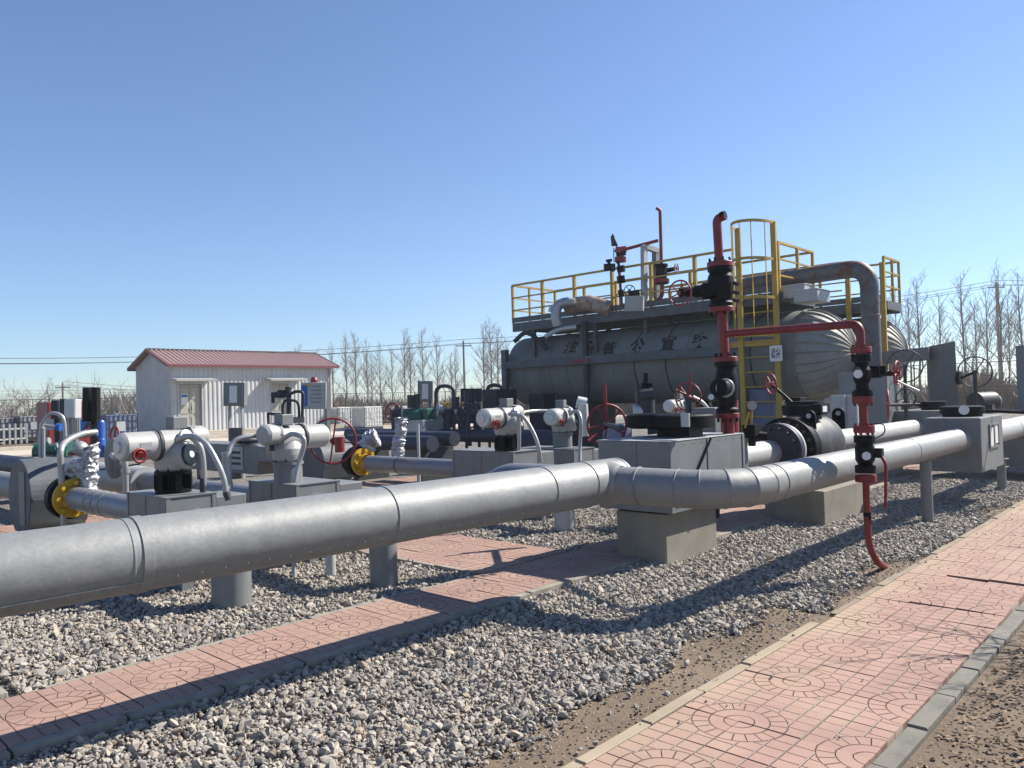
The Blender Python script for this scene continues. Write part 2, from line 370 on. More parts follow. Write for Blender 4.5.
# ================================================================== SETTING
def sheet(name,pts,z,m,kind='structure'):
    mb=MB(); mb.add([(x,y,z) for x,y in pts],[tuple(range(len(pts)))]); return struct(mb.build(name,m),kind)
sheet('ground',[(-900,-900),(1500,-900),(1500,1500),(-900,1500)],-.06,M['field'])
sheet('dirt_yard',[(-6,-14),(48,-14),(48,46),(-6,46)],-.03,M['dirt'])
sheet('dirt_strip',[(-12,2.1),(48,2.1),(48,4.08),(-12,4.08)],0,M['dirt'])
sheet('gravel_bed',[(-12,4.1),(48,4.1),(48,29.5),(-12,29.5)],.02,M['gravelbed'])
sheet('gravel_strip_bed',[(10.5,2.75),(48,2.75),(48,4.06),(10.5,4.06)],.006,M['gravelbed'])
def slabs(name,a0,a1,b0,b1,z,m,s=.3,sb=None,gap=.006,heave=None,th=.06,jit=.0025,seed=1):
    rr=random.Random(seed); mb=MB()
    sb=sb or s; na=int(round((a1-a0)/s)); nb=int(round((b1-b0)/sb))
    for i in range(na):
        for j in range(nb):
            x0=a0+i*s+gap/2; x1=x0+s-gap; y0=b0+j*sb+gap/2; y1=y0+sb-gap
            dz=rr.uniform(-jit,jit); tx=rr.gauss(0,.006); ty=rr.gauss(0,.006)
            if heave:
                h=heave((x0+x1)/2,(y0+y1)/2)
                if h: dz+=h[0]; tx+=h[1]; ty+=h[2]
            cx,cy=(x0+x1)/2,(y0+y1)/2
            q=lambda x,y:(x,y,z+dz+tx*(x-cx)+ty*(y-cy))
            t=[q(x0,y0),q(x1,y0),q(x1,y1),q(x0,y1)]
            mb.add([(p[0],p[1],z-th) for p in t]+t,[(4,5,6,7),(0,1,5,4),(1,2,6,5),(2,3,7,6),(3,0,4,7)])
    o=mb.build(name,m); return struct(o)
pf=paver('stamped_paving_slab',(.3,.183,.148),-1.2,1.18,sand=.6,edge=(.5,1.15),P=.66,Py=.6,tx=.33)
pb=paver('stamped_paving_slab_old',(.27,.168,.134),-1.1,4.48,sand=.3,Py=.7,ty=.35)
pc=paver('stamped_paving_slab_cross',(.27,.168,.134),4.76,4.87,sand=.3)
def heave(a,b):
    if 6.05<a<6.72 and 1.2<b<1.76: return (.02,.05,.02)
    if 6.72<a<7.38 and 1.2<b<1.76: return (.012,-.05,.02)
    if 4.5<a<4.75 and b<1.4: return (.006,.03,0)
    return None
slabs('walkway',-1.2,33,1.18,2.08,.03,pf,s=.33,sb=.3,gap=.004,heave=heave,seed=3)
def kerb(name,p0,p1,w,z0,z1,L,m,seed=5,jit=.006):
    rr=random.Random(seed); p0,p1=V(p0),V(p1); d=(p1-p0); n=max(1,int(d.length/L)); mb=MB(); d=d/n
    side=Vector((-d.y,d.x,0)).normalized()
    for i in range(n):
        a=p0+d*i+d.normalized()*.006; b=p0+d*(i+1)-d.normalized()*.006
        off=side*rr.uniform(-jit,jit); off2=off+side*rr.uniform(-jit,jit); dz=rr.uniform(-jit,jit)
        u=[a+off,b+off2,b+off2+side*w,a+off+side*w]
        vs=[(q.x,q.y,z0) for q in u]+[(q.x,q.y,z1+dz) for q in u]
        mb.add(vs,[(3,2,1,0),(4,5,6,7),(0,1,5,4),(1,2,6,5),(2,3,7,6),(3,0,4,7)])
    return struct(mb.build(name,m,bevel=.004,seg=1))
kerb('walkway_kerb',(-1,2.085,0),(5.2,2.085,0),.062,-.1,.035,.5,M['kerbtan'],seed=2)
kerb('walkway_kerb',(5.5,2.085,0),(33,2.085,0),.06,-.1,.022,.5,M['kerbdirt'],seed=4)
kerb('walkway_kerb',(-1,1.078,0),(33,1.078,0),.088,-.1,.034,.48,M['kerbdark'],seed=6,jit=.005)
sheet('soil_verge',[(-6,-13.9),(48,-13.9),(48,1.07),(-6,1.07)],.012,M['dirt'])
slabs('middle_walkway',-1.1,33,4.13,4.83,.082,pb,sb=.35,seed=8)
kerb('middle_walkway_kerb',(-1,4.06,0),(33,4.06,0),.066,-.1,.08,.5,M['kerb'],seed=9,jit=.004)
kerb('middle_walkway_kerb',(1.35,4.835,0),(4.7,4.835,0),.05,-.1,.078,.5,M['kerb'],seed=10)
kerb('middle_walkway_kerb',(6.2,4.835,0),(33,4.835,0),.05,-.1,.078,.5,M['kerb'],seed=12)
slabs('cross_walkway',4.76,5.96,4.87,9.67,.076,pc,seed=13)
kerb('cross_walkway_kerb',(4.755,4.92,0),(4.755,9.7,0),.05,-.1,.085,.5,M['kerb'],seed=14)
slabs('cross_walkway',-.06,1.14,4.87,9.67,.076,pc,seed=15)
kerb('cross_walkway_kerb',(1.2,4.93,0),(1.2,9.7,0),.055,-.1,.085,.5,M['kerb'],seed=16)
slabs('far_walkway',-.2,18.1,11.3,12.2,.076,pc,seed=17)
# concrete road in front of the shed, with raised edges
sheet('road',[(-40,30.5),(48,30.5),(48,36.5),(-40,36.5)],.05,M['palecon'])
kerb('road_kerb',(-40,30.2,0),(46,30.2,0),.3,-.1,.16,3.,M['palecon'],seed=18)
kerb('road_kerb',(-40,36.5,0),(46,36.5,0),.3,-.1,.2,3.,M['palecon'],seed=19)

# ---- crushed stone, real stones in one mesh per bed
ICO=None
def ico():
    t=(1+5**.5)/2
    v=np.array([(-1,t,0),(1,t,0),(-1,-t,0),(1,-t,0),(0,-1,t),(0,1,t),(0,-1,-t),(0,1,-t),(t,0,-1),(t,0,1),(-t,0,-1),(-t,0,1)],float)
    v/=np.linalg.norm(v[0])
    f=np.array([(0,11,5),(0,5,1),(0,1,7),(0,7,10),(0,10,11),(1,5,9),(5,11,4),(11,10,2),(10,7,6),(7,1,8),(3,9,4),(3,4,2),(3,2,6),(3,6,8),(3,8,9),(4,9,5),(2,4,11),(6,2,10),(8,6,7),(9,8,1)])
    return v,f
def stones(name,pos,rad,m,flat=.62):
    v,f=ico(); n=len(pos)
    nv=12
    P=v[None]*(1+rng.uniform(-.34,.34,(n,nv,1)))
    sc=rng.uniform(.62,1.25,(n,1,3)); sc[:,:,2]*=flat
    P=P*sc*rad[:,None,None]
    # random rotations from quaternions, mostly lying flat
    q=rng.normal(size=(n,4)); q[:,1:3]*=.45; q/=np.linalg.norm(q,axis=1)[:,None]
    w,x,y,z=q.T
    Rm=np.stack([np.stack([1-2*(y*y+z*z),2*(x*y-z*w),2*(x*z+y*w)],-1),np.stack([2*(x*y+z*w),1-2*(x*x+z*z),2*(y*z-x*w)],-1),np.stack([2*(x*z-y*w),2*(y*z+x*w),1-2*(x*x+y*y)],-1)],1)
    P=np.einsum('nij,nkj->nki',Rm,P)+pos[:,None,:]
    F=(f[None]+ (np.arange(n)*nv)[:,None,None]).reshape(-1)
    me=bpy.data.meshes.new(name); nt=n*20
    me.vertices.add(n*nv); me.vertices.foreach_set('co',P.reshape(-1).astype(np.float32))
    me.loops.add(nt*3); me.loops.foreach_set('vertex_index',F.astype(np.int32))
    me.polygons.add(nt); me.polygons.foreach_set('loop_start',np.arange(0,nt*3,3,dtype=np.int32))
    me.polygons.foreach_set('use_smooth',np.zeros(nt,dtype=bool))
    me.materials.append(m); me.update(calc_edges=True)
    o=bpy.data.objects.new(name,me); COL.objects.link(o); return struct(o,'stuff')
def lump(p,s):   # cheap smooth 2-D noise
    x,y=p[:,0]*s,p[:,1]*s
    return (np.sin(x*1.7+1.3*np.sin(y*1.1))+np.sin(y*2.3+1.7*np.sin(x*.9+2))+np.sin((x+y)*1.3+.7))/3
def scatter(a0,a1,b0,b1,n): return np.stack([rng.uniform(a0,a1,n),rng.uniform(b0,b1,n)],1)
def seen(p,far):  # keep what the lens could see (with a margin)
    lat=.682*p[:,0]-.731*p[:,1]; d=.731*p[:,0]+.682*p[:,1]
    return (d>2.2)&(np.abs(lat)<.72*d+1.2)&(d<far)
# front strip between the walkways
p=scatter(.2,14.5,2.17,4.06,125000); p=p[seen(p,14)]
edge=2.54+.22*lump(p,1.1)+.12*lump(p,3.7)+np.where((p[:,0]>5.5),-.28,0)+np.where(p[:,0]<2.2,-.1,0)
keep=rng.uniform(0,1,len(p))<np.clip((p[:,1]-edge)/.25+.5,.1,1.)
p=p[keep]; r=np.clip(rng.lognormal(math.log(.0106),.45,len(p)),.0045,.034)
r=np.where(p[:,1]<edge[keep]-.05,r*.62,r)
pos=np.concatenate([p,(r*.35+rng.uniform(0,.02,len(p))+np.clip((p[:,1]-3.6)/.4,0,1)*.026)[:,None]],1)
stones('gravel',pos,r,M['stone'])
# behind the middle walkway
p=scatter(.6,13,4.9,11.2,290000); p=p[seen(p,15.5)]
bad=((p[:,0]>4.74)&(p[:,0]<5.98)&(p[:,1]<9.7))|((p[:,0]<1.27)&(p[:,1]<9.7))
p=p[~bad]; r=np.clip(rng.lognormal(math.log(.0106),.45,len(p)),.0045,.034)
pos=np.concatenate([p,(.03+r*.35+rng.uniform(0,.03,len(p)))[:,None]],1)
stones('gravel',pos,r,M['stone'])
# dead leaves and clods on the soil right of the walkway
def litter(name,n,a0,a1,b0,b1,z,m,s0,s1):
    p=scatter(a0,a1,b0,b1,n); p=p[seen(p,9)]; n=len(p); mb_v=np.zeros((n,4,3))
    ang=rng.uniform(0,2*PI,n); s=rng.uniform(s0,s1,n); t=rng.uniform(-.6,.6,(n,2))
    for k,(u,w) in enumerate(((-1,-.35),(1,-.25),(.9,.4),(-.8,.3))):
        x=u*s; y=w*s
        mb_v[:,k,0]=p[:,0]+x*np.cos(ang)-y*np.sin(ang); mb_v[:,k,1]=p[:,1]+x*np.sin(ang)+y*np.cos(ang)
        mb_v[:,k,2]=z+np.abs(t[:,0]*x+t[:,1]*y)+rng.uniform(0,.012,n)
    me=bpy.data.meshes.new(name); me.from_pydata(mb_v.reshape(-1,3).tolist(),[],[(4*i,4*i+1,4*i+2,4*i+3) for i in range(n)]); me.materials.append(m)
    o=bpy.data.objects.new(name,me); COL.objects.link(o); return struct(o,'stuff')
litter('leaf_litter',6500,2.2,7.5,-.6,1.04,.014,M['litter'],.005,.019)
p=scatter(2,8,-.8,1.0,3500); p=p[seen(p,9)]; r=rng.uniform(.003,.012,len(p))
stones('soil_clods',np.concatenate([p,np.full((len(p),1),.014)],1),r,M['dirt'],.8)
p=scatter(.5,12,2.15,3.0,3000); p=p[seen(p,12)]; r=rng.uniform(.003,.009,len(p))
stones('soil_clods',np.concatenate([p,np.full((len(p),1),.002)],1),r,M['dirt'],.8)

p=scatter(2.5,12,1.2,2.2,260); p=p[seen(p,12)]; p=p[(rng.uniform(0,1,len(p))<np.clip(np.abs(p[:,1]-1.6)/.5,0.05,1)**1.5)]; r=rng.uniform(.003,.011,len(p))
stones('spilled_grit',np.concatenate([p,np.full((len(p),1),.036)],1),r,M['stone'],.7)
p=scatter(.8,9,4.05,4.85,110); p=p[seen(p,12)]; r=rng.uniform(.004,.013,len(p))
stones('spilled_grit',np.concatenate([p,np.full((len(p),1),.088)],1),r,M['stone'],.7)
# ================================================================== TREES
def tree_meshes(seed,h,kind='poplar'):
    rr=random.Random(seed); T=MB(); B=MB()
    def seg(mb,p,q,r0,r1,n): mb.cyl(p,q,r0,r1,n=n,cap=False)
    pts=[Vector((0,0,-.05))]
    nseg=9; top=h*(.97 if kind=='poplar' else .42)
    for i in range(nseg):
        pts.append(Vector((rr.gauss(0,.02*h/8)+pts[-1].x,rr.gauss(0,.02*h/8)+pts[-1].y,top*(i+1)/nseg)))
    r0=h*.0095
    rad=lambda t:max(.012,r0*(1-t)**.8+.01)
    for i in range(nseg): seg(T,pts[i],pts[i+1],rad(i/nseg),rad((i+1)/nseg),7)
    def branch(p,d,L,r,lvl):
        n=4 if lvl<2 else 3; q=p; dd=d.normalized()
        for k in range(n):
            nd=(dd+Vector((rr.gauss(0,.13),rr.gauss(0,.13),.1 if kind=='poplar' else .04))).normalized()
            e=q+nd*L/n; seg(B,q,e,r*(1-.75*k/n)+.003,r*(1-.75*(k+1)/n)+.003,4 if lvl==0 else 3)
            if lvl<2:
                for _ in range((2 if lvl==0 else 1)):
                    ax=Vector((rr.gauss(0,1),rr.gauss(0,1),rr.gauss(.25,.5))).normalized()
                    sd=(nd*.75+ax*.75).normalized()
                    branch(q.lerp(e,rr.random()),sd,L*(.5 if lvl==0 else .42)*rr.uniform(.6,1.1),r*.45,lvl+1)
            q=e; dd=nd
    nb=20 if kind=='poplar' else 10
    for i in range(nb):
        t=.24+.73*(i+rr.random())/nb if kind=='poplar' else .6+.4*(i+rr.random())/nb
        k=min(nseg-1,int(t*nseg)); p=pts[k].lerp(pts[k+1],t*nseg-k)
        a=rr.random()*2*PI
        if kind=='poplar':
            up=rr.uniform(1.0,1.9); L=h*.27*(1.15-t)*rr.uniform(.7,1.25)+.35
        else:
            up=rr.uniform(.5,1.4); L=h*.55*rr.uniform(.75,1.1)
        branch(p,Vector((math.cos(a),math.sin(a),up)),L,rad(t)*.4+.004 if kind=='poplar' else r0*.6,0)
    return T,B
PROTO={}
def tree(kind,loc,h,label,group,seed,rot=0.):
    key=(kind,seed)
    if key not in PROTO:
        T,B=tree_meshes(seed*17+3,10.,kind)
        root=thing('bare_poplar' if kind=='poplar' else 'bare_tree',label,'tree',(0,0,0),group)
        T.build('trunk',M['bark'],root); B.build('crown',M['twig'],root)
        root.location=loc; root.scale=(h/10,)*3; root.rotation_euler=(0,0,rot); PROTO[key]=root; return root
    return dup(PROTO[key],V(loc)-PROTO[key].location,label,group,rot,(h/10,)*3)
def tpx(kind,x,ytop,d,label,group,seed):
    p=at(x,400,d); hz=404-.0298*(x-512)-6.0
    h=1.6+(hz-ytop)*d/FPX
    tree(kind,(p.x,p.y,-.05),max(2.5,h),label,group,seed,random.random()*6.28)
GL='bare poplars beyond the back fence'; GR='bare poplars beyond the right fence'
LL='bare slender poplar in the row between shed and tanks'; LR='tall bare poplar in the row right of the tanks'
rr=random.Random(5)
for i,(x,y) in enumerate([(300,344),(318,348),(334,342),(347,333),(357,331),(368,338),(381,343),(393,347),(405,327),(411,338),(423,327),(438,333),(452,352),(456,346),(484,322),(492,318),(499,324),(507,336),(372,352)]):
    tpx('poplar',x,y,rr.uniform(78,104),LL,GL,i%6)
for i,(x,y) in enumerate([(899,283),(912,296),(921,272),(942,290),(966,271),(978,296),(988,284),(1003,264),(1010,292),(1024,268)]):
    tpx('poplar',x,y,rr.uniform(70,92),LR,GR,(i+2)%6)
for i,(x,y) in enumerate([(545,336),(575,340),(600,330),(640,334),(690,330),(730,322),(770,318),(815,306),(850,300),(868,292)]):
    tpx('poplar',x,y,rr.uniform(80,100),'bare poplar mostly hidden behind the grey tanks','bare poplars behind the tanks',(i+1)%6)
tree('broad',(6.5,-.02,0),2.3,'unseen bare tree added to cast a shadow across the soil by the walkway',None,11)  # out of view, added only to throw its shadow on the soil verge
tpx('broad',32,368,62,'spreading bare tree standing alone at the far left behind the fence','',7)
tpx('broad',84,374,80,'faint rounded bare tree behind the pole with the crossarm',None,8)
tpx('broad',128,370,72,'bare tree half hidden behind the shed gable',None,9)
for x,y in ((8,392),(58,390),(106,388),(14,384)): tpx('broad',x,y,rr.uniform(95,120),'small hazy bare tree in the distant scrub at left','distant trees at left',7)
# scrub and reeds beyond the fences: countless stems
def scrub(name,p0,p1,depth,h,n,m,seed):
    r2=np.random.default_rng(seed); p0=np.array(p0,float); p1=np.array(p1,float)
    t=r2.uniform(0,1,n); dr=(p1-p0); nn=np.array([-dr[1],dr[0]])/np.linalg.norm(dr)
    base=p0+dr*t[:,None]+nn*r2.uniform(-depth/2,depth/2,n)[:,None]
    clump=.6+.4*np.sin(t*37+1.3*np.sin(t*91))
    hh=h*clump*r2.uniform(.35,1.,n); wd=r2.uniform(.03,.1,n)*h/2; a=r2.uniform(0,PI,n); ln=r2.normal(0,.3,(n,2))*hh[:,None]
    v=np.zeros((n,3,3)); v[:,0,:2]=base+np.stack([np.cos(a),np.sin(a)],1)*wd[:,None]; v[:,1,:2]=base-np.stack([np.cos(a),np.sin(a)],1)*wd[:,None]
    v[:,2,:2]=base+ln; v[:,2,2]=hh; v[:,:2,2]=(r2.uniform(0,.45,n)*hh)[:,None]-.05
    me=bpy.data.meshes.new(name); me.from_pydata(v.reshape(-1,3).tolist(),[],[(3*i,3*i+1,3*i+2) for i in range(n)]); me.materials.append(m)
    o=bpy.data.objects.new(name,me); COL.objects.link(o); return struct(o,'stuff')
scrub('dry_reeds',(20,49.5),(56,49.5),3,2.3,9000,M['reed'],1)
scrub('dry_reeds',(55.5,49),(55.5,-25),3,3.0,13000,M['reed'],2)
scrub('scrub',(-70,120),(90,120),14,5.0,16000,M['scrub'],3)
scrub('scrub',(-30,62),(60,62),8,2.6,9000,M['scrub'],4)
scrub('scrub',(110,110),(110,-60),14,5.,14000,M['scrub'],5)
scrub('evergreen_shrubs',(26,50),(44,50),1.5,2.0,1500,M['evergreen'],6)
# ================================================================== FENCES
def fence(name,label,pts,h,step,mesh_s=.2,arms=True):
    root=thing(name,label,'fence',(*pts[0],0))
    W=MB(); R_=MB(); nposts=0
    for (ax,ay),(bx,by) in zip(pts,pts[1:]):
        p,q=V((ax,ay,0)),V((bx,by,0)); L=(q-p).length; d=(q-p)/L; n=max(1,int(L/step)); k=L/n
        for i in range(n+1):
            c=p+d*k*i; P=MB(); P.cbox(c+Vector((0,0,h/2)),.07,.07,h)
            if arms:
                s=Vector((-d.y,d.x,0)); P.bar(c+Vector((0,0,h)),c+Vector((0,0,h+.45))+s*.32,.05)
            P.build('post',M['fencegreen'],root)
        m=int(L/mesh_s)
        for i in range(m+1): W.bar(p+d*mesh_s*i+Vector((0,0,.12)),p+d*mesh_s*i+Vector((0,0,h-.05)),.014)
        for z in np.arange(.15,h,mesh_s): W.bar(p+Vector((0,0,z)),q+Vector((0,0,z)),.014)
        for z in (.1,h*.5,h-.03): R_.bar(p+Vector((0,0,z)),q+Vector((0,0,z)),.04)
        if arms:
            s=Vector((-d.y,d.x,0))
            for t in (.3,.65,1.): R_.bar(p+Vector((0,0,h+.45*t))+s*.32*t,q+Vector((0,0,h+.45*t))+s*.32*t,.012)
    W.build('wire_mesh',M['wire'],root); R_.build('rail',M['wire'],root); return root
fence('wire_fence','grey wire mesh fence with slanted barbed arms running behind the shed',[(-12,47),(52,47)],2.3,3.2)
fence('wire_fence','grey wire mesh fence closing the yard at the right behind the tanks',[(52,46.6),(52,-8)],2.9,3.2,.25)
# low white picket fence at far left, in front of the plastic totes
root=thing('picket_fence','low white picket fence at the left edge before grey totes','fence',(0,0,0)); ORG[root.name]=V((0,0,0))
a0=atz(-14,446,.05); a1=atz(27,443,.05); d=(a1-a0); n=8
for i in range(n):
    c=a0+d*i/(n-1); P=MB(); P.cbox(c+Vector((0,0,.48)),.09,.03,.96); P.prism([c+Vector((-.045,-.015,.96)),c+Vector((.045,-.015,.96)),c+Vector((0,-.015,1.04))],(0,.03,0)); P.build('picket',M['white'],root)
for z in (.25,.75):
    b=MB(); b.bar(a0+Vector((0,.04,z)),a1+Vector((0,.04,z)),.03,.08); b.build('rail',M['white'],root)
# ================================================================== SHED
root=thing('shed','long white sheet metal shed with red roof and two awnings','building',(16.8,39.1,0))
x0,x1,y0,y1,zb,ze,zr=16.8,26.3,39.1,43.5,.38,3.82,4.6
def corr(mb,p,d,L,z0,ztop,per=.24,dep=.028,nrm=(0,-1,0)):  # trapezoid ribs along d
    p=V(p); d=V(d).normalized(); nrm=V(nrm); prof=[]
    x=0.
    while x<L:
        for dx,h in ((0,0),(.08,0),(.11,1),(.19,1),(.24,0)):
            if x+dx<=L: prof.append((x+dx,h*dep))
        x+=per
    prof.append((L,0)); vs=[];fs=[]
    for s,h in prof:
        q=p+d*s+nrm*h; vs+= [(q.x,q.y,z0),(q.x,q.y,ztop(s))]
    for i in range(len(prof)-1): fs.append((2*i,2*i+2,2*i+3,2*i+1))
    return mb.add(vs,fs)
w=MB()
doors=[(17.15,18.4),(22.35,23.45)]; dz=2.82
segs=[(x0,17.15),(18.4,22.35),(23.45,x1)]
for s0,s1 in segs: corr(w,(s0,y0,0),(1,0,0),s1-s0,zb,lambda s:ze)
for s0,s1 in doors: corr(w,(s0,y0,0),(1,0,0),s1-s0,dz,lambda s:ze)
corr(w,(x0,y1,0),(0,-1,0),y1-y0,zb,lambda s:ze+(zr-ze)*(1-abs(s-2.2)/2.2),nrm=(-1,0,0))
corr(w,(x1,y0,0),(0,1,0),y1-y0,zb,lambda s:ze+(zr-ze)*(1-abs(s-2.2)/2.2),nrm=(1,0,0))
corr(w,(x1,y1,0),(-1,0,0),x1-x0,zb,lambda s:ze,nrm=(0,1,0))
w.build('wall',M['shedwall'],root)
for k,(s0,s1) in enumerate(doors):
    f=MB()
    for xa,xb in ((s0-.05,s0+.04),(s1-.04,s1+.05)): f.box(xa,xb,y0-.04,y0+.3,zb,dz+.05)
    f.box(s0+.04,s1-.04,y0-.04,y0+.3,dz-.04,dz+.05); f.build('door_frame',M['lightgrey'],root)
    dl=MB(); mid=(s0+s1)/2
    for xa,xb in ((s0+.05,mid-.01),(mid+.01,s1-.05)):
        dl.box(xa,xb,y0+.12,y0+.17,zb+.02,dz-.06)
        for j in range(3): dl.box(xa+.08,xb-.08,y0+.1,y0+.12,zb+.15+j*.75,zb+.75+j*.75)
    dr=dl.build('door',M['door'],root,bevel=.01)
    MB().bar((mid+.08,y0+.07,zb+1.05),(mid+.08,y0+.07,zb+1.3),.025).build('handle',M['steel'],dr)
    if k==0:
        sg=MB(); sg.box(s0+.18,s0+.52,y0+.085,y0+.098,1.75,2.3); s_=sg.build('notice',M['paper'],dr)
        MB().box(s0+.2,s0+.5,y0+.081,y0+.084,2.13,2.26).build('notice_stripe',M['inkblue'],dr)
aw=[(16.75,18.85),(21.9,24.2)]
for s0,s1 in aw:
    a=MB(); a.add([(s0,y0-.002,3.12),(s1,y0-.002,3.12),(s1,y0-.78,3.02),(s0,y0-.78,3.02),(s0,y0-.002,3.05),(s1,y0-.002,3.05),(s1,y0-.78,2.93),(s0,y0-.78,2.93)],[(0,3,2,1),(4,5,6,7),(0,1,5,4),(1,2,6,5),(2,3,7,6),(3,0,4,7)]); a.build('awning',M['white'],root)
rf=MB(); ov=.3; ym=(y0+y1)/2
def slope(yE,yR):
    L=x1-x0+2*ov; prof=[]; x=0
    while x<L:
        for dx,h in ((0,0),(.1,0),(.13,1),(.19,1),(.22,0)):
            if x+dx<=L: prof.append((x+dx,h*.035))
        x+=.24
    prof.append((L,0)); vs=[]; fs=[]
    zE=ze-(zr-ze)*ov/2.2+.06
    for s,h in prof: vs+=[(x0-ov+s,yE,zE+h),(x0-ov+s,yR,zr+.08+h)]
    for i in range(len(prof)-1): fs.append((2*i,2*i+2,2*i+3,2*i+1))
    rf.add(vs,fs)
    rf.add([(x0-ov,yE,zE-.03),(x1+ov,yE,zE-.03),(x1+ov,yR,zr+.05),(x0-ov,yR,zr+.05)],[(3,2,1,0)])
slope(y0-ov,ym); slope(y1+ov,ym)
rfo=rf.build('roof',M['shedroof'],root)
tr=MB()
zE=ze-(zr-ze)*ov/2.2+.03
tr.bar((x0-ov,ym,zr+.13),(x1+ov,ym,zr+.13),.3,.03)
for xx in (x0-ov-.02,x1+ov+.02):
    for yE in (y0-ov,y1+ov): tr.bar((xx,yE,zE),(xx,ym,zr+.06),.04,.14)
for yE in (y0-ov-.02,y1+ov+.02): tr.bar((x0-ov,yE,zE-.02),(x1+ov,yE,zE-.02),.05,.12)
tr.build('roof_trim',M['rooftrim'],root)
MB().tube([(26.1,39.0,3.7),(26.1,39.0,.4)],.06).build('downpipe',M['white'],root)
MB().box(x0-.15,x1+.15,y0-.9,y1+.2,-.05,zb).build('plinth',M['palecon'],root)
st=MB()
for k in range(2): st.box(16.9,19.2,y0-.9-.32*(k+1),y0-.9-.32*k-.004,-.05,zb-.12*(k+1))
st.build('step',M['palecon'],root)
# ================================================================== POLES AND WIRES
def utility_pole(label,x,ytop,d,wires=None):
    p=at(x,400,d); hz=404-.0298*(x-512)-6; h=1.6+(hz-ytop)*d/FPX
    r=thing('utility_pole',label,'utility pole',(p.x,p.y,-.05))
    MB().cyl((p.x,p.y,-.05),(p.x,p.y,h),.16,.11,n=10).build('pole',M['concrete'],r)
    c=MB(); c.bar((p.x-.62,p.y+.66,h-.55),(p.x+.62,p.y-.66,h-.55),.1); c.build('crossarm',M['steel'],r)
    ins=[]
    for t in (-.9,-.1,.9):
        q=Vector((p.x+.62*t,p.y-.66*t,h-.5)) if abs(t)>.2 else Vector((p.x,p.y,h))
        MB().cyl(q,q+Vector((0,0,.2)),.06,.03,n=8).build('insulator',M['silver'],r); ins.append(q+Vector((0,0,.2)))
    return ins
A_=utility_pole('lone concrete utility pole with short crossarm left of the tanks',465,341,88)
B_=utility_pole('concrete utility pole with crossarm among the poplars at the right edge',1001,282,84)
C_=utility_pole('thin distant pole with crossarm behind the white junction box at left',63,383,92)
def wires(label,A,B,sag):
    mb=MB()
    for a,b in zip(A,B):
        mb.tube([a.lerp(b,t)-Vector((0,0,sag*4*t*(1-t))) for t in np.linspace(0,1,17)],.022,n=4)
    tag(mb.build('overhead_wires',M['steel']),label,'power line')
wires('three overhead wires from the lone pole across the poplars to the left',A_,[q+Vector((-60,30,-1)) for q in A_],1.2)
wires('overhead wires between the lone pole and the right pole behind the tanks',A_,B_,1.0)
wires('overhead wires running off to the right beyond the right pole',B_,[q+Vector((30,-55,0)) for q in B_],1.0)
wires('faint overhead wires from the distant left pole towards the shed',C_,[q+Vector((40,10,-.5)) for q in C_],.8)
# ================================================================== LARGE PIPES IN FRONT
PZ=.89
HZ=.925; hA=V((-6,4.01,HZ)); hB=V((5.1,3.64,HZ)); hd=(hB-hA).normalized(); HR=.172
root=thing('header_pipe','thick silver clad pipe crossing the foreground from the left edge','pipe',(2,3.76,HZ))
mb=MB(); mb.cyl(hA,hB,HR,n=48,cap=False); mb.lathe(hB,hd,[(HR,0),(HR*.97,.012),(HR*.7,.02),(0.001,.022)],48,False)
hclad=mb; hroot=root
def band(par,c,ax,r,w=.03,t=.006,m='clad',name='joint_band'):
    mb=MB(); mb.lathe(V(c)-V(ax).normalized()*w/2,ax,[(r,0),(r+t,.003),(r+t,w-.003),(r,w)],48,False); return mb.build(name,M[m],par)
for x,y in ((133,555),(243,0),(383,0),(541,0),(582,0)):
    # where the photographed seams cross the pipe
    t=[.0]; best=None
    for k in range(700):
        q=hA+hd*(k*.02); r=q-CAM; dz=r.dot(CF)
        if dz<.3: continue
        X=512+FPX*r.dot(CR)/dz
        if X>=x: best=q; break
    if x==243: continue
    band(root,best,hd,HR,.028 if x!=133 else .05)
    if x==133:
        band(root,best-hd*.06,hd,HR,.012,.003)
rv=MB(); sm=MB()
dn=Vector((0,-.80,-.60)); dn=(dn-hd*dn.dot(hd)).normalized()
for k in range(100):
    q=hA+hd*(.1+.115*k)+dn*HR
    if (q-hA).length<11.0: rv.sph(q,.007,8,5)
sm.obox(hA+hd*6.15+dn*(HR+.002),hd,2.6,.012,.006,up=dn); hclad.build('cladding',M['clad'],hroot,extra=[(rv,M['conduit']),(sm,M['clad'])])
band(root,hB-hd*.02,hd,HR,.02,.004)
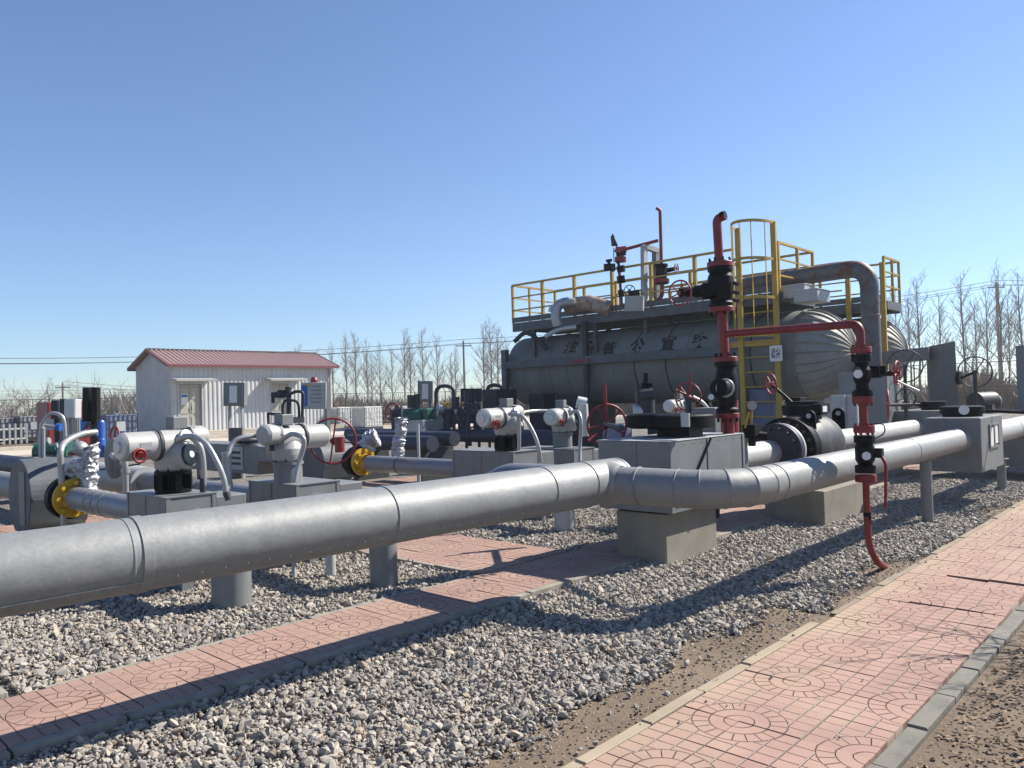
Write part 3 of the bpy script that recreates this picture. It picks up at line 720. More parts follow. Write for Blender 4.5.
# thinner pipe: branch out of the header, mitred elbow, then away to the right
EL=V((5.18,2.63,PZ)); PR=.142
root=thing('elbowed_pipe','silver clad pipe that turns in a mitred elbow and runs right to the grey box','pipe',(7,2.63,PZ))
pts=[V((4.9,3.63,HZ-.015))]
st0=V((5.05,2.63+.42,PZ)); st1=V((5.53,2.63,PZ))
cc=V((st1.x,st0.y,PZ)); na=5
arcp=[V((cc.x-.48*math.cos(a),cc.y-.42*math.sin(a),PZ)) for a in np.linspace(0,PI/2,na)]
full=pts+arcp+[V((11.3,2.63,PZ))]
mb=MB()
for i,(a,b) in enumerate(zip(full,full[1:])): pass
def mitre(pts,r,n=44):
    pts=[V(p) for p in pts]; mb=MB(); rings=[]
    for i,p in enumerate(pts):
        d0=(p-pts[i-1]).normalized() if i else (pts[1]-p).normalized()
        d1=(pts[i+1]-p).normalized() if i<len(pts)-1 else d0
        bis=(d0+d1).normalized(); up=Vector((0,0,1)); sd=bis.cross(up).normalized(); k=1/max(.5,bis.dot(d0))
        rings.append([p+sd*r*k*math.cos(2*PI*j/n)+up*r*math.sin(2*PI*j/n) for j in range(n)])
    for a,b in zip(rings,rings[1:]):
        mb.add(a+b,[(j,(j+1)%n,n+(j+1)%n,n+j) for j in range(n)],True)
    return mb
o=mitre(full,PR).build('cladding',M['clad'],root)
for i in range(1,len(full)-1):
    d=(full[i+1]-full[i-1]).normalized(); band(root,full[i],d,PR,.012,.005)
band(root,full[0]+V((.07,-.29,-.01)),(-.2,1,0),PR,.02); band(root,(5.72,2.63,PZ),(1,0,0),PR,.02)
band(root,(9.1,2.63,PZ),(1,0,0),PR,.014,.004)
sd=MB(); sd.lathe((4.93,3.64-HR+.035,HZ-.015),(.2,-1,0),[(PR+.035,-.09),(PR+.012,.0),(PR,.03)],44,False); sd.build('saddle_collar',M['clad'],root)
# posts
def post(label,x,y,r,h,m,group=None,name='steel_post',base=True):
    t=thing(name,label,'post',(x,y,0),group); MB().cyl((x,y,-.02),(x,y,h),r,n=24).build('shaft',m,t)
    if base:
        MB().box(x-r*1.5,x+r*1.5,y-r*1.5,y+r*1.5,h-.012,h).build('cap_plate',m,t)
    return t
post('thin grey steel post under the right run of silver pipe',9.85,2.66,.062,PZ-PR+.01,M['grey'])
post('thin grey steel post under the grey box with two white panels',13.35,2.58,.06,.49,M['grey'])
post('thick grey round pillar under the foreground pipe nearest the camera',2.92,5.78,.15,.58,M['grey'],name='pipe_pillar',base=False)
post('round grey pillar in gravel just left of the brick cross path',4.03,5.3,.118,.62,M['grey'],name='pipe_pillar',base=False)
post('round grey pillar right of the cross path beneath the pipe end',6.96,5.72,.125,.72,M['lightgrey'],name='pipe_pillar',base=False)
for lab,(x,y),r,h in (('slim pipe stanchion in gravel between the two leftmost pillars',(294,580),.018,.6),('slim grey post just left of the middle pillar',(331,579),.045,.62),('slim stanchion left of the rightmost round pillar',(544,527),.02,.6)):
    p=atz(x,y,.03); post(lab,p.x,p.y,r,h,M['lightgrey'],name='thin_post',base=False)
# concrete blocks
def block(label,x0,x1,y0,y1,h,m='concrete'):
    o=MB().box(x0,x1,y0,y1,-.05,h).build('concrete_block',M[m],None,bevel=.012); return tag(o,label,'concrete block')
block('concrete block under the big grey valve box, beneath the elbow',6.08,7.02,3.82,4.36,.5)
block('concrete block carrying the black ball valve',8.95,10.3,3.5,4.22,.42)
# ================================================================== BIG VALVE BOX WITH GEAR OPERATOR
root=thing('valve_box','large grey sheet metal valve box with a diagonal shadow put on as a dark bar, over the concrete block','valve box',(6.7,4.1,.5))
vcas=MB().box(6.04,7.46,3.72,4.52,.52,1.16)
MB().box(7.46,7.72,3.8,4.45,.62,1.06).build('end_casing',M['grey'],root,bevel=.01)
MB().bar((6.3,3.715,.68),(6.75,3.715,1.155),.05,.008).build('shadow_bar',M['steel'],root)  # dark bar modelled in place of a shadow crossing the front face
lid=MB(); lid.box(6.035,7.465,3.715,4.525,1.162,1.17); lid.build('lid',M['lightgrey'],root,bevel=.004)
sk=MB(); sk.prism([(6.1,3.85,.52),(6.1,4.45,.52),(6.2,4.3,.47),(6.2,3.95,.47)],(.75,0,0)); sk.build('skirt',M['grey'],root)
rv=MB()
for k in range(9): rv.sph((6.12+.16*k,3.718,1.13),.006,6,4); rv.sph((6.12+.16*k,3.718,.56),.006,6,4)
for k in range(5): rv.sph((6.038,3.82+.16*k,1.13),.007,6,4)
vcas.build('casing',M['grey'],root,bevel=.012,extra=[(rv,M['grey']),(MB().box(6.7,6.735,3.712,3.719,.52,1.16).box(6.033,6.039,4.08,4.115,.52,1.16).box(6.03,6.07,3.712,3.719,.52,1.16).box(7.42,7.465,3.712,3.719,.52,1.16),M['grey'])])
def handwheel(par,c,ax,Rw,r,m,spokes=5,name='handwheel',ph=.3,dish=.0):
    c=V(c); d,u,w=frame(ax); W=MB(); W.torus(c,ax,Rw,r,40,8)
    for k in range(spokes):
        a=2*PI*k/spokes+ph; W.tube([c+d*dish,c+(u*math.cos(a)+w*math.sin(a))*Rw],r*.75,6)
    W.cyl(c+d*(dish-.03),c+d*(dish+.03),r*2.6,n=12)
    return W.build(name,m,par)
root=thing('gear_operator','wide black gear operator with square cap on top of the big grey valve box','gear operator',(6.75,4.1,1.175))
g=MB(); g.lathe((6.8,4.1,1.172),(0,0,1),[(.2,0),(.2,.08),(.36,.085),(.37,.1),(.37,.2),(.35,.215),(.1,.22),(.001,.22)],44); g.cbox((6.68,3.93,1.24),.26,.22,.13)
g.lathe((6.5,4.3,1.26),(0,0,1),[(.12,0),(.17,.02),(.17,.13),(.13,.145),(.001,.145)],30)
g.build('housing',M['black'],root)
MB().cbox((6.52,3.84,1.34),.03,.09,.13).build('stop_block',M['conduit'],root,bevel=.004)
MB().box(6.478,6.487,4.2,4.3,1.31,1.37).build('tag_plate',M['silver'],root)
wc=at(607,425,8.35)
MB().cyl(V((6.3,4.42,1.27)),wc,.03,n=12).build('shaft',M['steel'],root)
hw=handwheel(root,wc,(.55,.83,0),.22,.014,M['red'],5,ph=.5)
MB().tube([wc,wc+V((-.02,0,.45))],.016,8).build('lever',M['red'],hw)
MB().tube([wc+V((-.02,.0,-.02)),at(588,441,8.2)],.016,8).build('lever',M['red'],hw)
# ================================================================== VENT RISER ON THE BIG BOX
rb=at(729,434,7.950); RX,RY=rb.x,rb.y
RP=lambda y:at(716.5+(y-215)*.058,y,7.950)
root=thing('vent_riser','tall red vent pipe with two black valves rising behind the big grey box','vent pipe',(RX,RY,1.17))
MB().cyl((RX,RY,1.1),RP(410),.06,n=18).build('lower_pipe',M['red'],root)
def flange(mb,c,r,t,ax=(0,0,1),n=26): c=V(c); d=V(ax).normalized(); mb.lathe(c-d*t/2,ax,[(r*.98,0),(r,.004),(r,t-.004),(r*.98,t)],n)
def valve_body(par,z0,z1,x,y,rb,rf,mred=True,side=None):
    h=z1-z0
    for zf in (z0+.025,z1-.025):
        f=MB(); flange(f,(x,y,zf),rf,.05); b=MB(); b.bolts((x,y,zf),(0,0,1),rf*.82,8,.011,.13); f.build('flange',M['red'],par,extra=[(b,M['black'])])
    v=MB(); v.lathe((x,y,z0+.05),(0,0,1),[(rf*.97,0),(rf*.97,.04),(rb*.8,.06),(rb*.95,h*.3),(rb*1.0,h*.45),(rb*.95,h*.6),(rb*.8,h-.16),(rf*.97,h-.14),(rf*.97,h-.1)],26)
    return v.build('valve_body',M['black'],par)
zz=lambda y:at(724,y,7.950).z
q=RP(388); v1=valve_body(root,zz(418),zz(357),q.x,q.y,.115,.122)
d,u,w=CF,CR,CU
MB().cyl(q,q-CR*.12-CF*.14,.095,n=20).build('stem_housing',M['black'],v1)
MB().torus(q-CR*.06-CF*.16,CR*.6+CF,.085,.012,24,6).build('collar_ring',M['conduit'],v1)
MB().cyl(at(711,397,7.750),at(711,397,7.730),.03,n=16).build('position_disc',M['paper'],v1)
MB().cyl(RP(358),RP(306),.05,n=18).build('riser_pipe',M['red'],root)
q=RP(287); v2=valve_body(root,zz(312),zz(262),q.x,q.y,.135,.13)
hwc=at(680,293,7.790)
MB().cyl(RP(290),hwc,.05,.045,n=16).build('stem',M['black'],v2)
MB().lathe(RP(290),(hwc-RP(290)),[(.085,.1),(.085,.2),(.06,.24),(.06,.3)],16).build('gearbox',M['black'],v2)
handwheel(v2,hwc,(hwc-RP(290)).normalized()+CF*-.75,.125,.009,M['pinkred'],6)
MB().tube(rounded([RP(264),RP(219),at(725,215.5,7.890)],.1),.045,16).build('vent_pipe',M['red'],root)
MB().cyl(at(721,216.6,7.920),at(725.5,215.3,7.890),.048,n=16).build('vent_mouth',M['black'],root)
D2=at(864,430,6.6); DX,DY=D2.x,D2.y
zd=lambda y:at(860+(y-345)*.065,y,6.6).z
MB().tube(rounded([RP(334),(DX,DY,zd(326)+.02),(DX,DY,zd(347))],.09),.036,14).build('branch_pipe',M['red'],root)
# small fittings on the riser's right side
b=MB()
for y in (283,292,300): b.cyl(at(734,y,7.840),at(738,y+1,7.790),.02,n=8)
b.build('plug',M['steel'],v2)
# ================================================================== DRAIN VALVE SET IN FRONT OF THE RIGHT PIPE
root=thing('drain_valve_set','red and black drain valve stack in front of the right silver pipe','valve',(DX,DY,zd(345)))
va=MB(); flange(va,(DX,DY,zd(350)),.085,.05); va.bolts((DX,DY,zd(350)),(0,0,1),.07,8,.01,.09); va.build('flange',M['red'],root)
va=MB(); flange(va,(DX,DY,zd(358)),.084,.06); va.lathe((DX,DY,zd(362)),(0,0,-1),[(.06,0),(.05,.03),(.07,.07),(.07,.15),(.05,.19),(.055,.23),(.084,.25),(.084,.3)],22); vb=va.build('gate_valve_body',M['black'],root)
MB().cyl(at(858,374,6.520),at(858,374,6.490),.036,n=18).build('position_disc',M['paper'],vb)
MB().cyl(at(858,370.5,6.518),at(858,370.5,6.500),.03,n=18).build('green_disc',M['green'],vb)
hc=at(897,373,6.650)
s_=MB(); s_.tube([V((DX,DY,zd(373))),at(875,373,6.630),hc],[.04,.035,.022],12); s_.cbox(at(876,372,6.630),.07,.07,.1); s_.cbox(at(883,370,6.630),.06,.06,.07); s_.build('stem',M['black'],vb)
handwheel(vb,hc,(CR*.9-CF*.75),.1,.009,M['pinkred'],5)
MB().tube([hc+V((0,0,-.07)),at(919,391,6.600)],.009,8).build('lever',M['silver'],vb)
va=MB(); flange(va,(DX,DY,zd(400)),.086,.065); va.cyl((DX,DY,zd(402)),(DX,DY,zd(426)),.035,n=16); flange(va,(DX,DY,zd(429)),.086,.06); va.bolts((DX,DY,zd(400)),(0,0,1),.071,8,.01,.1).bolts((DX,DY,zd(429)),(0,0,1),.071,8,.01,.1); va.build('spool_piece',M['red'],root)
va=MB(); flange(va,(DX,DY,zd(439)),.084,.06); va.lathe((DX,DY,zd(442)),(0,0,-1),[(.06,0),(.078,.04),(.078,.15),(.055,.19),(.084,.2),(.084,.26)],22); va.cyl((DX,DY,zd(452)),at(881,453,6.560),.04,n=14); va.cbox(at(879,453,6.560),.06,.06,.08); vc=va.build('ball_valve_body',M['black'],root)
MB().cyl(at(866.5,456,6.500),at(866.5,456,6.480),.035,n=18).build('position_disc',M['paper'],vc)
MB().tube(rounded([at(880,454,6.560),at(886,464,6.500),at(885.5,508,6.480)],.04),.013,8).build('lever_handle',M['red'],vc)
va=MB(); flange(va,(DX,DY,zd(478)),.086,.06); va.build('flange',M['red'],root)
tip=V((7.32,2.33,-.02)); z0=zd(481)
MB().tube(spline([(DX,DY,z0),(DX+.0,DY,z0-.3),(DX+.02,DY,z0-.52),(DX+.09,DY-.03,z0-.68),tip]),[.029]*33,12).build('drain_pipe',M['red'],root)
MB().cyl((DX+.0,DY,z0-.26),(DX+.008,DY,z0-.36),.032,n=12).build('black_band',M['black'],root)
MB().tube(spline([(DX+.05,DY,zd(425)),at(882,424,6.500),at(884,433,6.500),at(872,440,6.500)]),.006,6).build('sensing_tube',M['steel'],root)
# ================================================================== SECOND PIPE WITH BALL VALVE
Y2=4.02; Z2=.87
root=thing('process_pipe','light grey clad pipe running from the big grey box past the black ball valve','pipe',(8,Y2,Z2))
MB().cyl((7.7,Y2,Z2),(8.72,Y2,Z2),.145,n=40).build('cladding',M['cladlight'],root); MB().cyl((10.15,Y2-.05,Z2+.02),(14.3,Y2-.05,Z2+.02),.145,n=40).build('cladding',M['cladlight'],root)
band(root,(11.2,Y2-.05,Z2+.02),(1,0,0),.145,.016,.004,'cladlight'); band(root,(13.9,Y2-.05,Z2+.02),(1,0,0),.145,.016,.004,'cladlight')
BV=.32
root=thing('ball_valve','bulky grey ball valve with black bolted flanges and a black gear head','valve',(9.3,Y2,.42))
VY=3.95; vz=.9; W2=-.04
f=MB(); flange(f,(8.76,VY,vz),.31,.08,(1,0,0),40); f.build('flange',M['navy'],root,extra=[(MB().bolts((8.73,VY,vz),(1,0,0),.25,14,.022,.12),M['steel'])])
f=MB(); flange(f,(8.84,VY,vz),.31,.045,(1,0,0),40); f.build('gasket_ring',M['silver'],root)
f=MB(); flange(f,(9.06,VY,vz),.37,.14,(1,0,0),44); f.build('body_flange',M['black'],root,extra=[(MB().bolts((9.05,VY,vz),(1,0,0),.315,18,.02,.19),M['steel'])])
b=MB(); b.lathe((9.0,VY,vz),(1,0,0),[(.3,.12),(.37,.15),(.395,.36),(.395,.68),(.37,.92),(.29,1.06),(.2,1.14)],44); b.build('body',M['darkgrey'],root)
f=MB(); flange(f,(10.12,VY,vz),.27,.07,(1,0,0),36); f.build('flange',M['navy'],root)
g=MB(); g.lathe((9.55,VY,1.2),(0,0,1),[(.2,0),(.2,.07),(.25,.08),(.26,.2),(.2,.21),(.2,.25),(.09,.26),(.001,.26)],32); g.cbox((9.42,VY-.24,1.35),.2,.14,.13); g.cbox((9.83,VY-.1,1.36),.12,.2,.12); g.cbox((9.57,VY+.1,1.47),.22,.2,.06)
gh=g.build('gear_head',M['black'],root,bevel=.006)
MB().box(9.36,9.49,VY-.318,VY-.311,1.32,1.39).build('rating_plate',M['paper'],gh)
for sx in (9.18,10.12):
    l=MB(); l.lathe((sx,VY-.22,1.27),(1,0,0),[(.08,-.015),(.08,.015)],20); l.box(sx-.015,sx+.015,VY-.3,VY-.14,1.08,1.27); o=l.build('lifting_lug',M['black'],root)
    MB().cyl((sx-.02,VY-.22,1.28),(sx+.02,VY-.22,1.28),.03,n=12).build('lug_eye',M['silver'],o)
MB().box(9.1,9.35,3.75,4.15,.42,.56).box(9.8,10.05,3.75,4.15,.42,.56).build('foot',M['black'],root)
hw=handwheel(root,at(771,384,9.8),(.8,-.6,.1),.13,.012,M['pinkred'],5)
MB().tube([V((9.42,VY,1.36)),at(771,384,9.8)],.02,8).build('wheel_shaft',M['black'],root)
# pressure gauge and small black fitting between riser and ball valve
root=thing('pressure_gauge','round pale pressure gauge on a thin stem right of the riser','gauge',at(752,442,8.3))
MB().cyl(at(752,405.5,8.3),at(752,405.5,8.24),.05,n=20).build('dial',M['white'],root); MB().tube([at(752,411,8.27),at(751,428,8.3)],.012,8).build('stem',M['brightyellow'],root)
b=MB(); b.cbox(at(752,430,8.3),.16,.14,.12); b.cyl(at(744,434,8.3),at(766,436,8.3),.045,n=14); b.cyl(at(752,432,8.3),at(752,446,8.3),.04,n=12); b.build('needle_valve',M['black'],root)
MB().tube([at(745,428,8.25),at(749,412,8.25)],.012,6).build('support_rod',M['brightyellow'],root)
# ================================================================== RIGHT-HAND BOXES
root=thing('valve_box','grey sheet metal box with two white panels where the silver pipe ends at right','valve box',(12.4,2.62,.47))
MB().box(11.25,12.5,2.38,3.04,.47,1.17).build('casing',M['grey'],root,bevel=.012)
MB().lathe((11.25,2.63,PZ),(-1,0,0),[(PR+.012,0),(PR+.012,.03),(PR,.04)],36,False).build('pipe_collar',M['clad'],root)
p=MB(); p.box(11.72,11.9,2.37,2.38,.78,1.02); p.box(11.98,12.16,2.37,2.38,.8,1.04); p.build('white_panel',M['paper'],root)
b=MB()
for xa,xb,za,zb in ((11.67,12.2,.75,.775),(11.67,12.2,1.045,1.07),(11.67,11.7,.776,1.044),(11.92,11.96,.776,1.044),(12.18,12.21,.776,1.044)): b.box(xa,xb,2.362,2.379,za,zb)
b.build('panel_frame',M['grey'],root)
root=thing('gear_operator','low black gear operator on the grey box with two white panels, red wheel at right','gear operator',(12.3,2.7,1.17))
g=MB(); g.lathe((11.85,2.72,1.172),(0,0,1),[(.24,0),(.24,.03),(.27,.04),(.27,.13),(.22,.14),(.001,.14)],32); g.build('housing',M['black'],root)
MB().cyl(at(964,410,9.95),at(964,410,9.9),.06,n=20).build('label_disc',M['paper'],root)
wc=V((12.1,1.93,1.2)); MB().cyl((11.95,2.5,1.24),wc,.022,n=10).build('shaft',M['black'],root)
hw=handwheel(root,wc,(-.12,1,0),.33,.014,M['pinkred'],4,ph=.2); MB().tube([wc+V((-.28,0,.62)),wc,wc+V((.2,.02,-.62))],.016,8).build('crossbar',M['red'],hw)
root=thing('valve_box','far grey valve box half hidden behind the box with two white panels','valve box',(15,3.9,.45))
MB().box(14.2,15.7,3.5,4.3,.45,1.18).build('casing',M['grey'],root,bevel=.012)
root=thing('gear_operator','small black gear operator on the half hidden far grey box','gear operator',(14.8,3.9,1.18))
MB().lathe((14.8,3.85,1.182),(0,0,1),[(.18,0),(.18,.03),(.22,.04),(.22,.14),(.17,.15),(.001,.15)],28).build('housing',M['black'],root)
wc=at(888,405,12.3); MB().cyl((14.7,4.,1.28),wc,.025,n=10).build('shaft',M['black'],root); handwheel(root,wc,(-.35,1,0),.24,.013,M['pinkred'],5)
root=thing('process_pipe','pale clad pipe continuing at the right edge beyond the box with white panels','pipe',(15,2.7,.9))
MB().cyl((12.5,2.66,.87),(22,2.66,.87),.165,n=36).build('cladding',M['cladlight'],root); band(root,(14.6,2.66,.87),(1,0,0),.165,.02,.005,'cladlight')
root=thing('valve_box','grey cladded box cut by the right edge of the frame','valve box',(15.2,2.3,0))
MB().box(15.3,16.4,1.98,3.3,.2,.86).build('casing',M['grey'],root,bevel=.012)
p=at(1021,392,14.6)
root=thing('control_cabinet','tall dark grey cabinet at the right edge of the frame','cabinet',(p.x,p.y-.1,0))
MB().box(p.x-.12,p.x+.5,p.y-.7,p.y+.04,1.05,2.3).build('casing',M['grey'],root,bevel=.01)
for dy in (-.6,-.06): MB().cbox((p.x+.2,p.y+dy,.53),.08,.08,1.06).build('leg',M['grey'],root)
# inverted-L insulated duct left of it
root=thing('insulated_duct','tall grey sheet metal box with a horizontal arm, behind the right valve boxes','duct',(17.6,5.2,0))
q0=at(928,345,16.2); q1=at(954,347,15.6)
MB().prism([(q0.x,q0.y,.75),(q1.x,q1.y-.05,.75),(q1.x,q1.y-.02,2.48),(q0.x+.05,q0.y,2.42)],(.95,.3,0)).build('upright',M['grey'],root)
recalc(root.children[0])
h0=at(872,357,17.2)
MB().bar(at(876,359,16.9),at(931,353.5,16.25),.5,.26).build('arm',M['grey'],root)
MB().cyl(at(957,378,15.3),at(961,378,15.25),.13,n=20).build('port',M['black'],root)
root2=thing('handwheel_valve','large thin grey handwheel right of the tall grey duct box','valve',at(975,372,15.2)); handwheel(root2,at(975,372,15.2),(CF+CR*.3),.3,.013,M['steel'],5)
MB().tube([at(961,378,15.25),at(975,372,15.2)],.025,8).build('stem',M['black'],root2); MB().tube([at(975,372,15.2),at(976,440,15.2)],.035,8).build('spindle_post',M['steel'],root2)
for nm,lab,x,y,d,rr_ in (('handwheel_valve','thin dark handwheel behind the pink drain wheel',905,366,13.5,.28),('handwheel_valve','small dark wheel on a stem low beside the far grey box',906,398,13.,.15)):
    r=thing(nm,lab,'valve',at(x,y,d)); handwheel(r,at(x,y,d),(CF+CR*.35),rr_,.011,M['steel'],5); MB().tube([at(x,y,d),at(x+1,445,d)],.03,8).build('spindle_post',M['steel'],r)
root=thing('electric_motor','dark finned motor unit on the pipe behind the right gear operator','motor',at(982,400,16))
MB().cyl(at(975,402,16),at(992,401,16.2),.2,n=20).build('housing',M['steel'],root); MB().cbox(at(984,409,16.1),.5,.4,.18).build('base',M['steel'],root); MB().cyl(at(992,401,16.2),at(996,401,16.25),.13,n=16).build('fan_cover',M['silver'],root)
# stub that rises into the header from the rear
root=thing('branch_pipe','dark stub pipe joining the rear of the foreground header','pipe',(5.1,4.5,.9))
MB().tube(rounded([(4.75,3.7,.94),(4.75,4.5,.94),(4.75,4.7,.85)],.1),.115,28).build('cladding',M['purplegrey'],root)
# ================================================================== TANKS
TA=16.9; TZ=2.35; TR=.98; TB0=6.75; TB1=15.0
def tank(label):
    root=thing('storage_tank',label,'tank',(TA,10,0))
    mb=MB(); mb.cyl((TA,TB0,TZ),(TA,TB1,TZ),TR,n=72,cap=False); mb.build('shell',M['tank'],root)
    # near head: gored cladding, many lapped petals
    n=168; ribs=28; m=16; vs=[]; fs=[]; dep=.92
    for k in range(m+1):
        th=PI/2*k/m; r=TR*math.cos(th); h=dep*math.sin(th)
        for j in range(n):
            ph=2*PI*j/n; saw=((ph*ribs/(2*PI))%1.)
            rr_=r*(1+.05*(saw**.8)-.025)*(1 if k<m else .01)+.0
            vs.append((TA+rr_*math.cos(ph),TB0-h-.012*saw,TZ+rr_*math.sin(ph)))
    for k in range(m):
        for j in range(n):
            fs.append((k*n+j,(k+1)*n+j,(k+1)*n+(j+1)%n,k*n+(j+1)%n))
    mb=MB(); mb.add(vs,fs,False); mb.build('gored_head',M['tankhead'],root)
    mb=MB(); mb.lathe((TA,TB1,TZ),(0,1,0),[(TR*math.cos(t),.28*math.sin(t)+.001) for t in np.linspace(0,PI/2*.99,9)],64,False); mb.build('far_head',M['tank'],root)
    b=MB(); b.lathe((TA,TB0-.02,TZ),(0,1,0),[(TR,0),(TR+.025,.005),(TR+.025,.07),(TR,.075)],72,False); b.build('rim_band',M['tank'],root)
    y=TB0+.95; rr2=random.Random(3)
    while y<TB1:
        b=MB(); b.lathe((TA,y,TZ),(0,1,0),[(TR,0),(TR+.012,.004),(TR+.012,.03),(TR,.034)],72,False); b.build('seam_band',M['steel'] if rr2.random()<.5 else M['tank'],root); y+=rr2.uniform(.55,.95)
    for yy in (8.2,12.8):
        s=MB(); s.box(TA-.85,TA+.85,yy-.16,yy+.16,.1,1.62); s.box(TA-.95,TA+.95,yy-.3,yy+.3,-.05,.1); s.build('saddle',M['steel'],root,bevel=.01)
    for yy in (9.4,11.0,13.3):
        MB().cyl((TA-.1,yy,1.05),(TA-.1,yy,1.45),.16,n=18).build('bottom_nozzle',M['black'],root)
    return root
t1=tank('long dark grey horizontal tank with black characters on its side, nearer of the pair')
t2=dup(t1,(3.9,.1,.06),'second grey horizontal tank, mostly hidden, its ribbed end right of the tall duct pipe')
# characters painted on the near flank
def wrap_text(body,name,size,b0,zc,m,par,flip=False):
    c=bpy.data.curves.new(name,'FONT'); c.body=body; c.size=size; c.align_x='CENTER'; c.offset=.012
    o=bpy.data.objects.new(name,c); COL.objects.link(o)
    dg=bpy.context.evaluated_depsgraph_get(); me=bpy.data.meshes.new_from_object(o.evaluated_get(dg))
    bpy.data.objects.remove(o); mb=MB(); vs=[]
    a0=math.asin((zc-TZ)/TR)
    for v in me.vertices:
        s=-v.co.x; t=v.co.y; ang=a0+t/TR
        vs.append((TA-(TR+.008)*math.cos(ang),b0+s,TZ+(TR+.008)*math.sin(ang)))
    mb.add(vs,[tuple(p.vertices) for p in me.polygons]); return mb.build(name,m,par)
for ch,x,y in (('油',569,352),('斗',589,352),('普',609,355),('公',637,352),('宣',668,350),('突',700,347)):
    p=ata(x,y,TA-.9); q=p
    wrap_text(ch,'painted_character',.44,q.y,q.z+.0,M['ink'],t1)
pl=MB(); a0=math.asin((2.56-TZ)/TR); vs=[]; b_l=ata(654,350,TA-.9).y; b_r=ata(695,350,TA-.9).y
for k in range(5):
    an=a0+.08+.12*k/1.6
    for yy in (b_l,b_r): vs.append((TA-(TR+.004)*math.cos(an),yy,TZ+(TR+.004)*math.sin(an)))
pl.add(vs,[(2*k,2*k+1,2*k+3,2*k+2) for k in range(4)]); pl.build('repaint_patch',M['grey'],t1)
# girder along the flank
root=thing('pipe_girder','dark steel girder and end post along the front of the nearer tank','girder',(15.75,12,0))
MB().bar((15.78,8.2,2.5),(15.78,14.95,2.52),.14,.2).build('beam',M['beam'],root)
MB().bar((15.78,14.95,0),(15.78,14.95,2.95),.16).build('end_post',M['beam'],root)
MB().bar((15.78,12.1,0),(15.78,12.1,3.5),.12).build('post',M['steel'],root)
MB().bar((15.7,12.5,2.5),(15.7,11.95,2.5),.05,.08).build('red_mark',M['red'],root)
# ================================================================== PLATFORMS WITH RAILINGS
def platform(label):
    root=thing('access_platform',label,'platform',(TA,10,3.5))
    A0,A1,B0,B1=15.9,17.75,7.0,14.7
    f=MB()
    for x in (A0,A1): f.bar((x,B0,3.56),(x,B1,3.56),.09,.24)
    for y in (B0,B1): f.bar((A0+.05,y,3.58),(A1-.05,y,3.58),.09,.2)
    f.build('edge_beam',M['beam'],root)
    d=MB(); d.box(A0+.05,A1-.05,B0+.05,B1-.05,3.64,3.67); d.build('deck',M['steel'],root)
    k=MB(); k.bar((A0-.04,B0,3.76),(A0-.04,B1,3.76),.012,.14); k.build('toe_board',M['beam'],root)
    for x in (A0,A1):
        for y in (7.0,8.98,10.16,11.3,12.5,13.6,14.7):
            MB().bar((x,y,3.68),(x,y,4.74),.075 if y not in (7.0,14.7) else .06).build('post',M['yellow'],root)
    for xx in (16.6,17.2): MB().bar((xx,14.7,3.68),(xx,14.7,4.74),.05).build('post',M['yellow'],root)
    MB().bar((16.9,7.0,3.68),(16.9,7.0,4.74),.06).build('post',M['yellow'],root)
    for z in (4.74,4.39,4.04):
        w_=.05 if z>4.5 else .035
        MB().bar((A0,8.0,z),(A0,B1,z),w_).build('rail',M['yellow'],root)
        MB().bar((A1,B0,z),(A1,B1,z),w_).build('rail',M['yellow'],root)
        MB().bar((A0,B1,z),(A1,B1,z),w_).build('rail',M['yellow'],root); MB().bar((A0,B0,z),(A1,B0,z),w_).build('rail',M['yellow'],root)
    for x,y in ((16.3,8.4),(16.3,10.6),(16.3,12.6),(17.5,8.4),(17.5,10.6),(17.5,12.6),(15.95,14.0),(15.95,11.9)):
        MB().bar((x,y,3.48 if x<16 else 3.5),(x,y,2.7 if x<16 else 3.0),.1).build('bracket',M['beam'],root)
    return root
p1=platform('yellow railed walkway platform on top of the nearer tank')
p2=dup(p1,(3.52,-.9,.0),'yellow railed platform on the second tank, seen behind the rusty duct pipe',scale=(.62,1,1))
def ladder(label,dx=0,dy=0,full=True):
    la=15.78+dx; y0,y1=7.84+dy,7.03+dy
    root=thing('caged_ladder',label,'ladder',(la,7.5+dy,0))
    for y in (y0,y1): MB().bar((la,y,.1),(la,y,5.16),.07,.11).build('rail',M['yellow'],root)
    r=MB(); z=.4
    while z<3.7: r.cyl((la,y0,z),(la,y1,z),.016,n=8); z+=.32
    r.build('rungs',M['yellow'],root)
    cy=(y0+y1)/2; rad=(y0-y1)/2
    hp=lambda a,z:V((la-.72*math.sin(a),cy+rad*1.06*math.cos(a),z))
    for z in (5.14,4.36,3.55,2.75):
        h=MB()
        for k in range(20): h.bar(hp(PI*k/20,z),hp(PI*(k+1)/20,z),.012,.06)
        h.build('cage_hoop',M['yellow'],root)
    for a in (.16,.34,.5,.66,.84):
        MB().bar(hp(PI*a,2.75),hp(PI*a,5.14),.035,.012).build('cage_bar',M['yellow'],root)
    return root
l1=ladder('yellow caged ladder with small white notice, leading up to the nearer tank platform')
sg=at(768.5,353,16.05); n_=V((-1,0,0))
s_=MB(); s_.cbox((15.72,sg.y,sg.z),.012,.27,.33); so=s_.build('notice',M['paper'],l1)
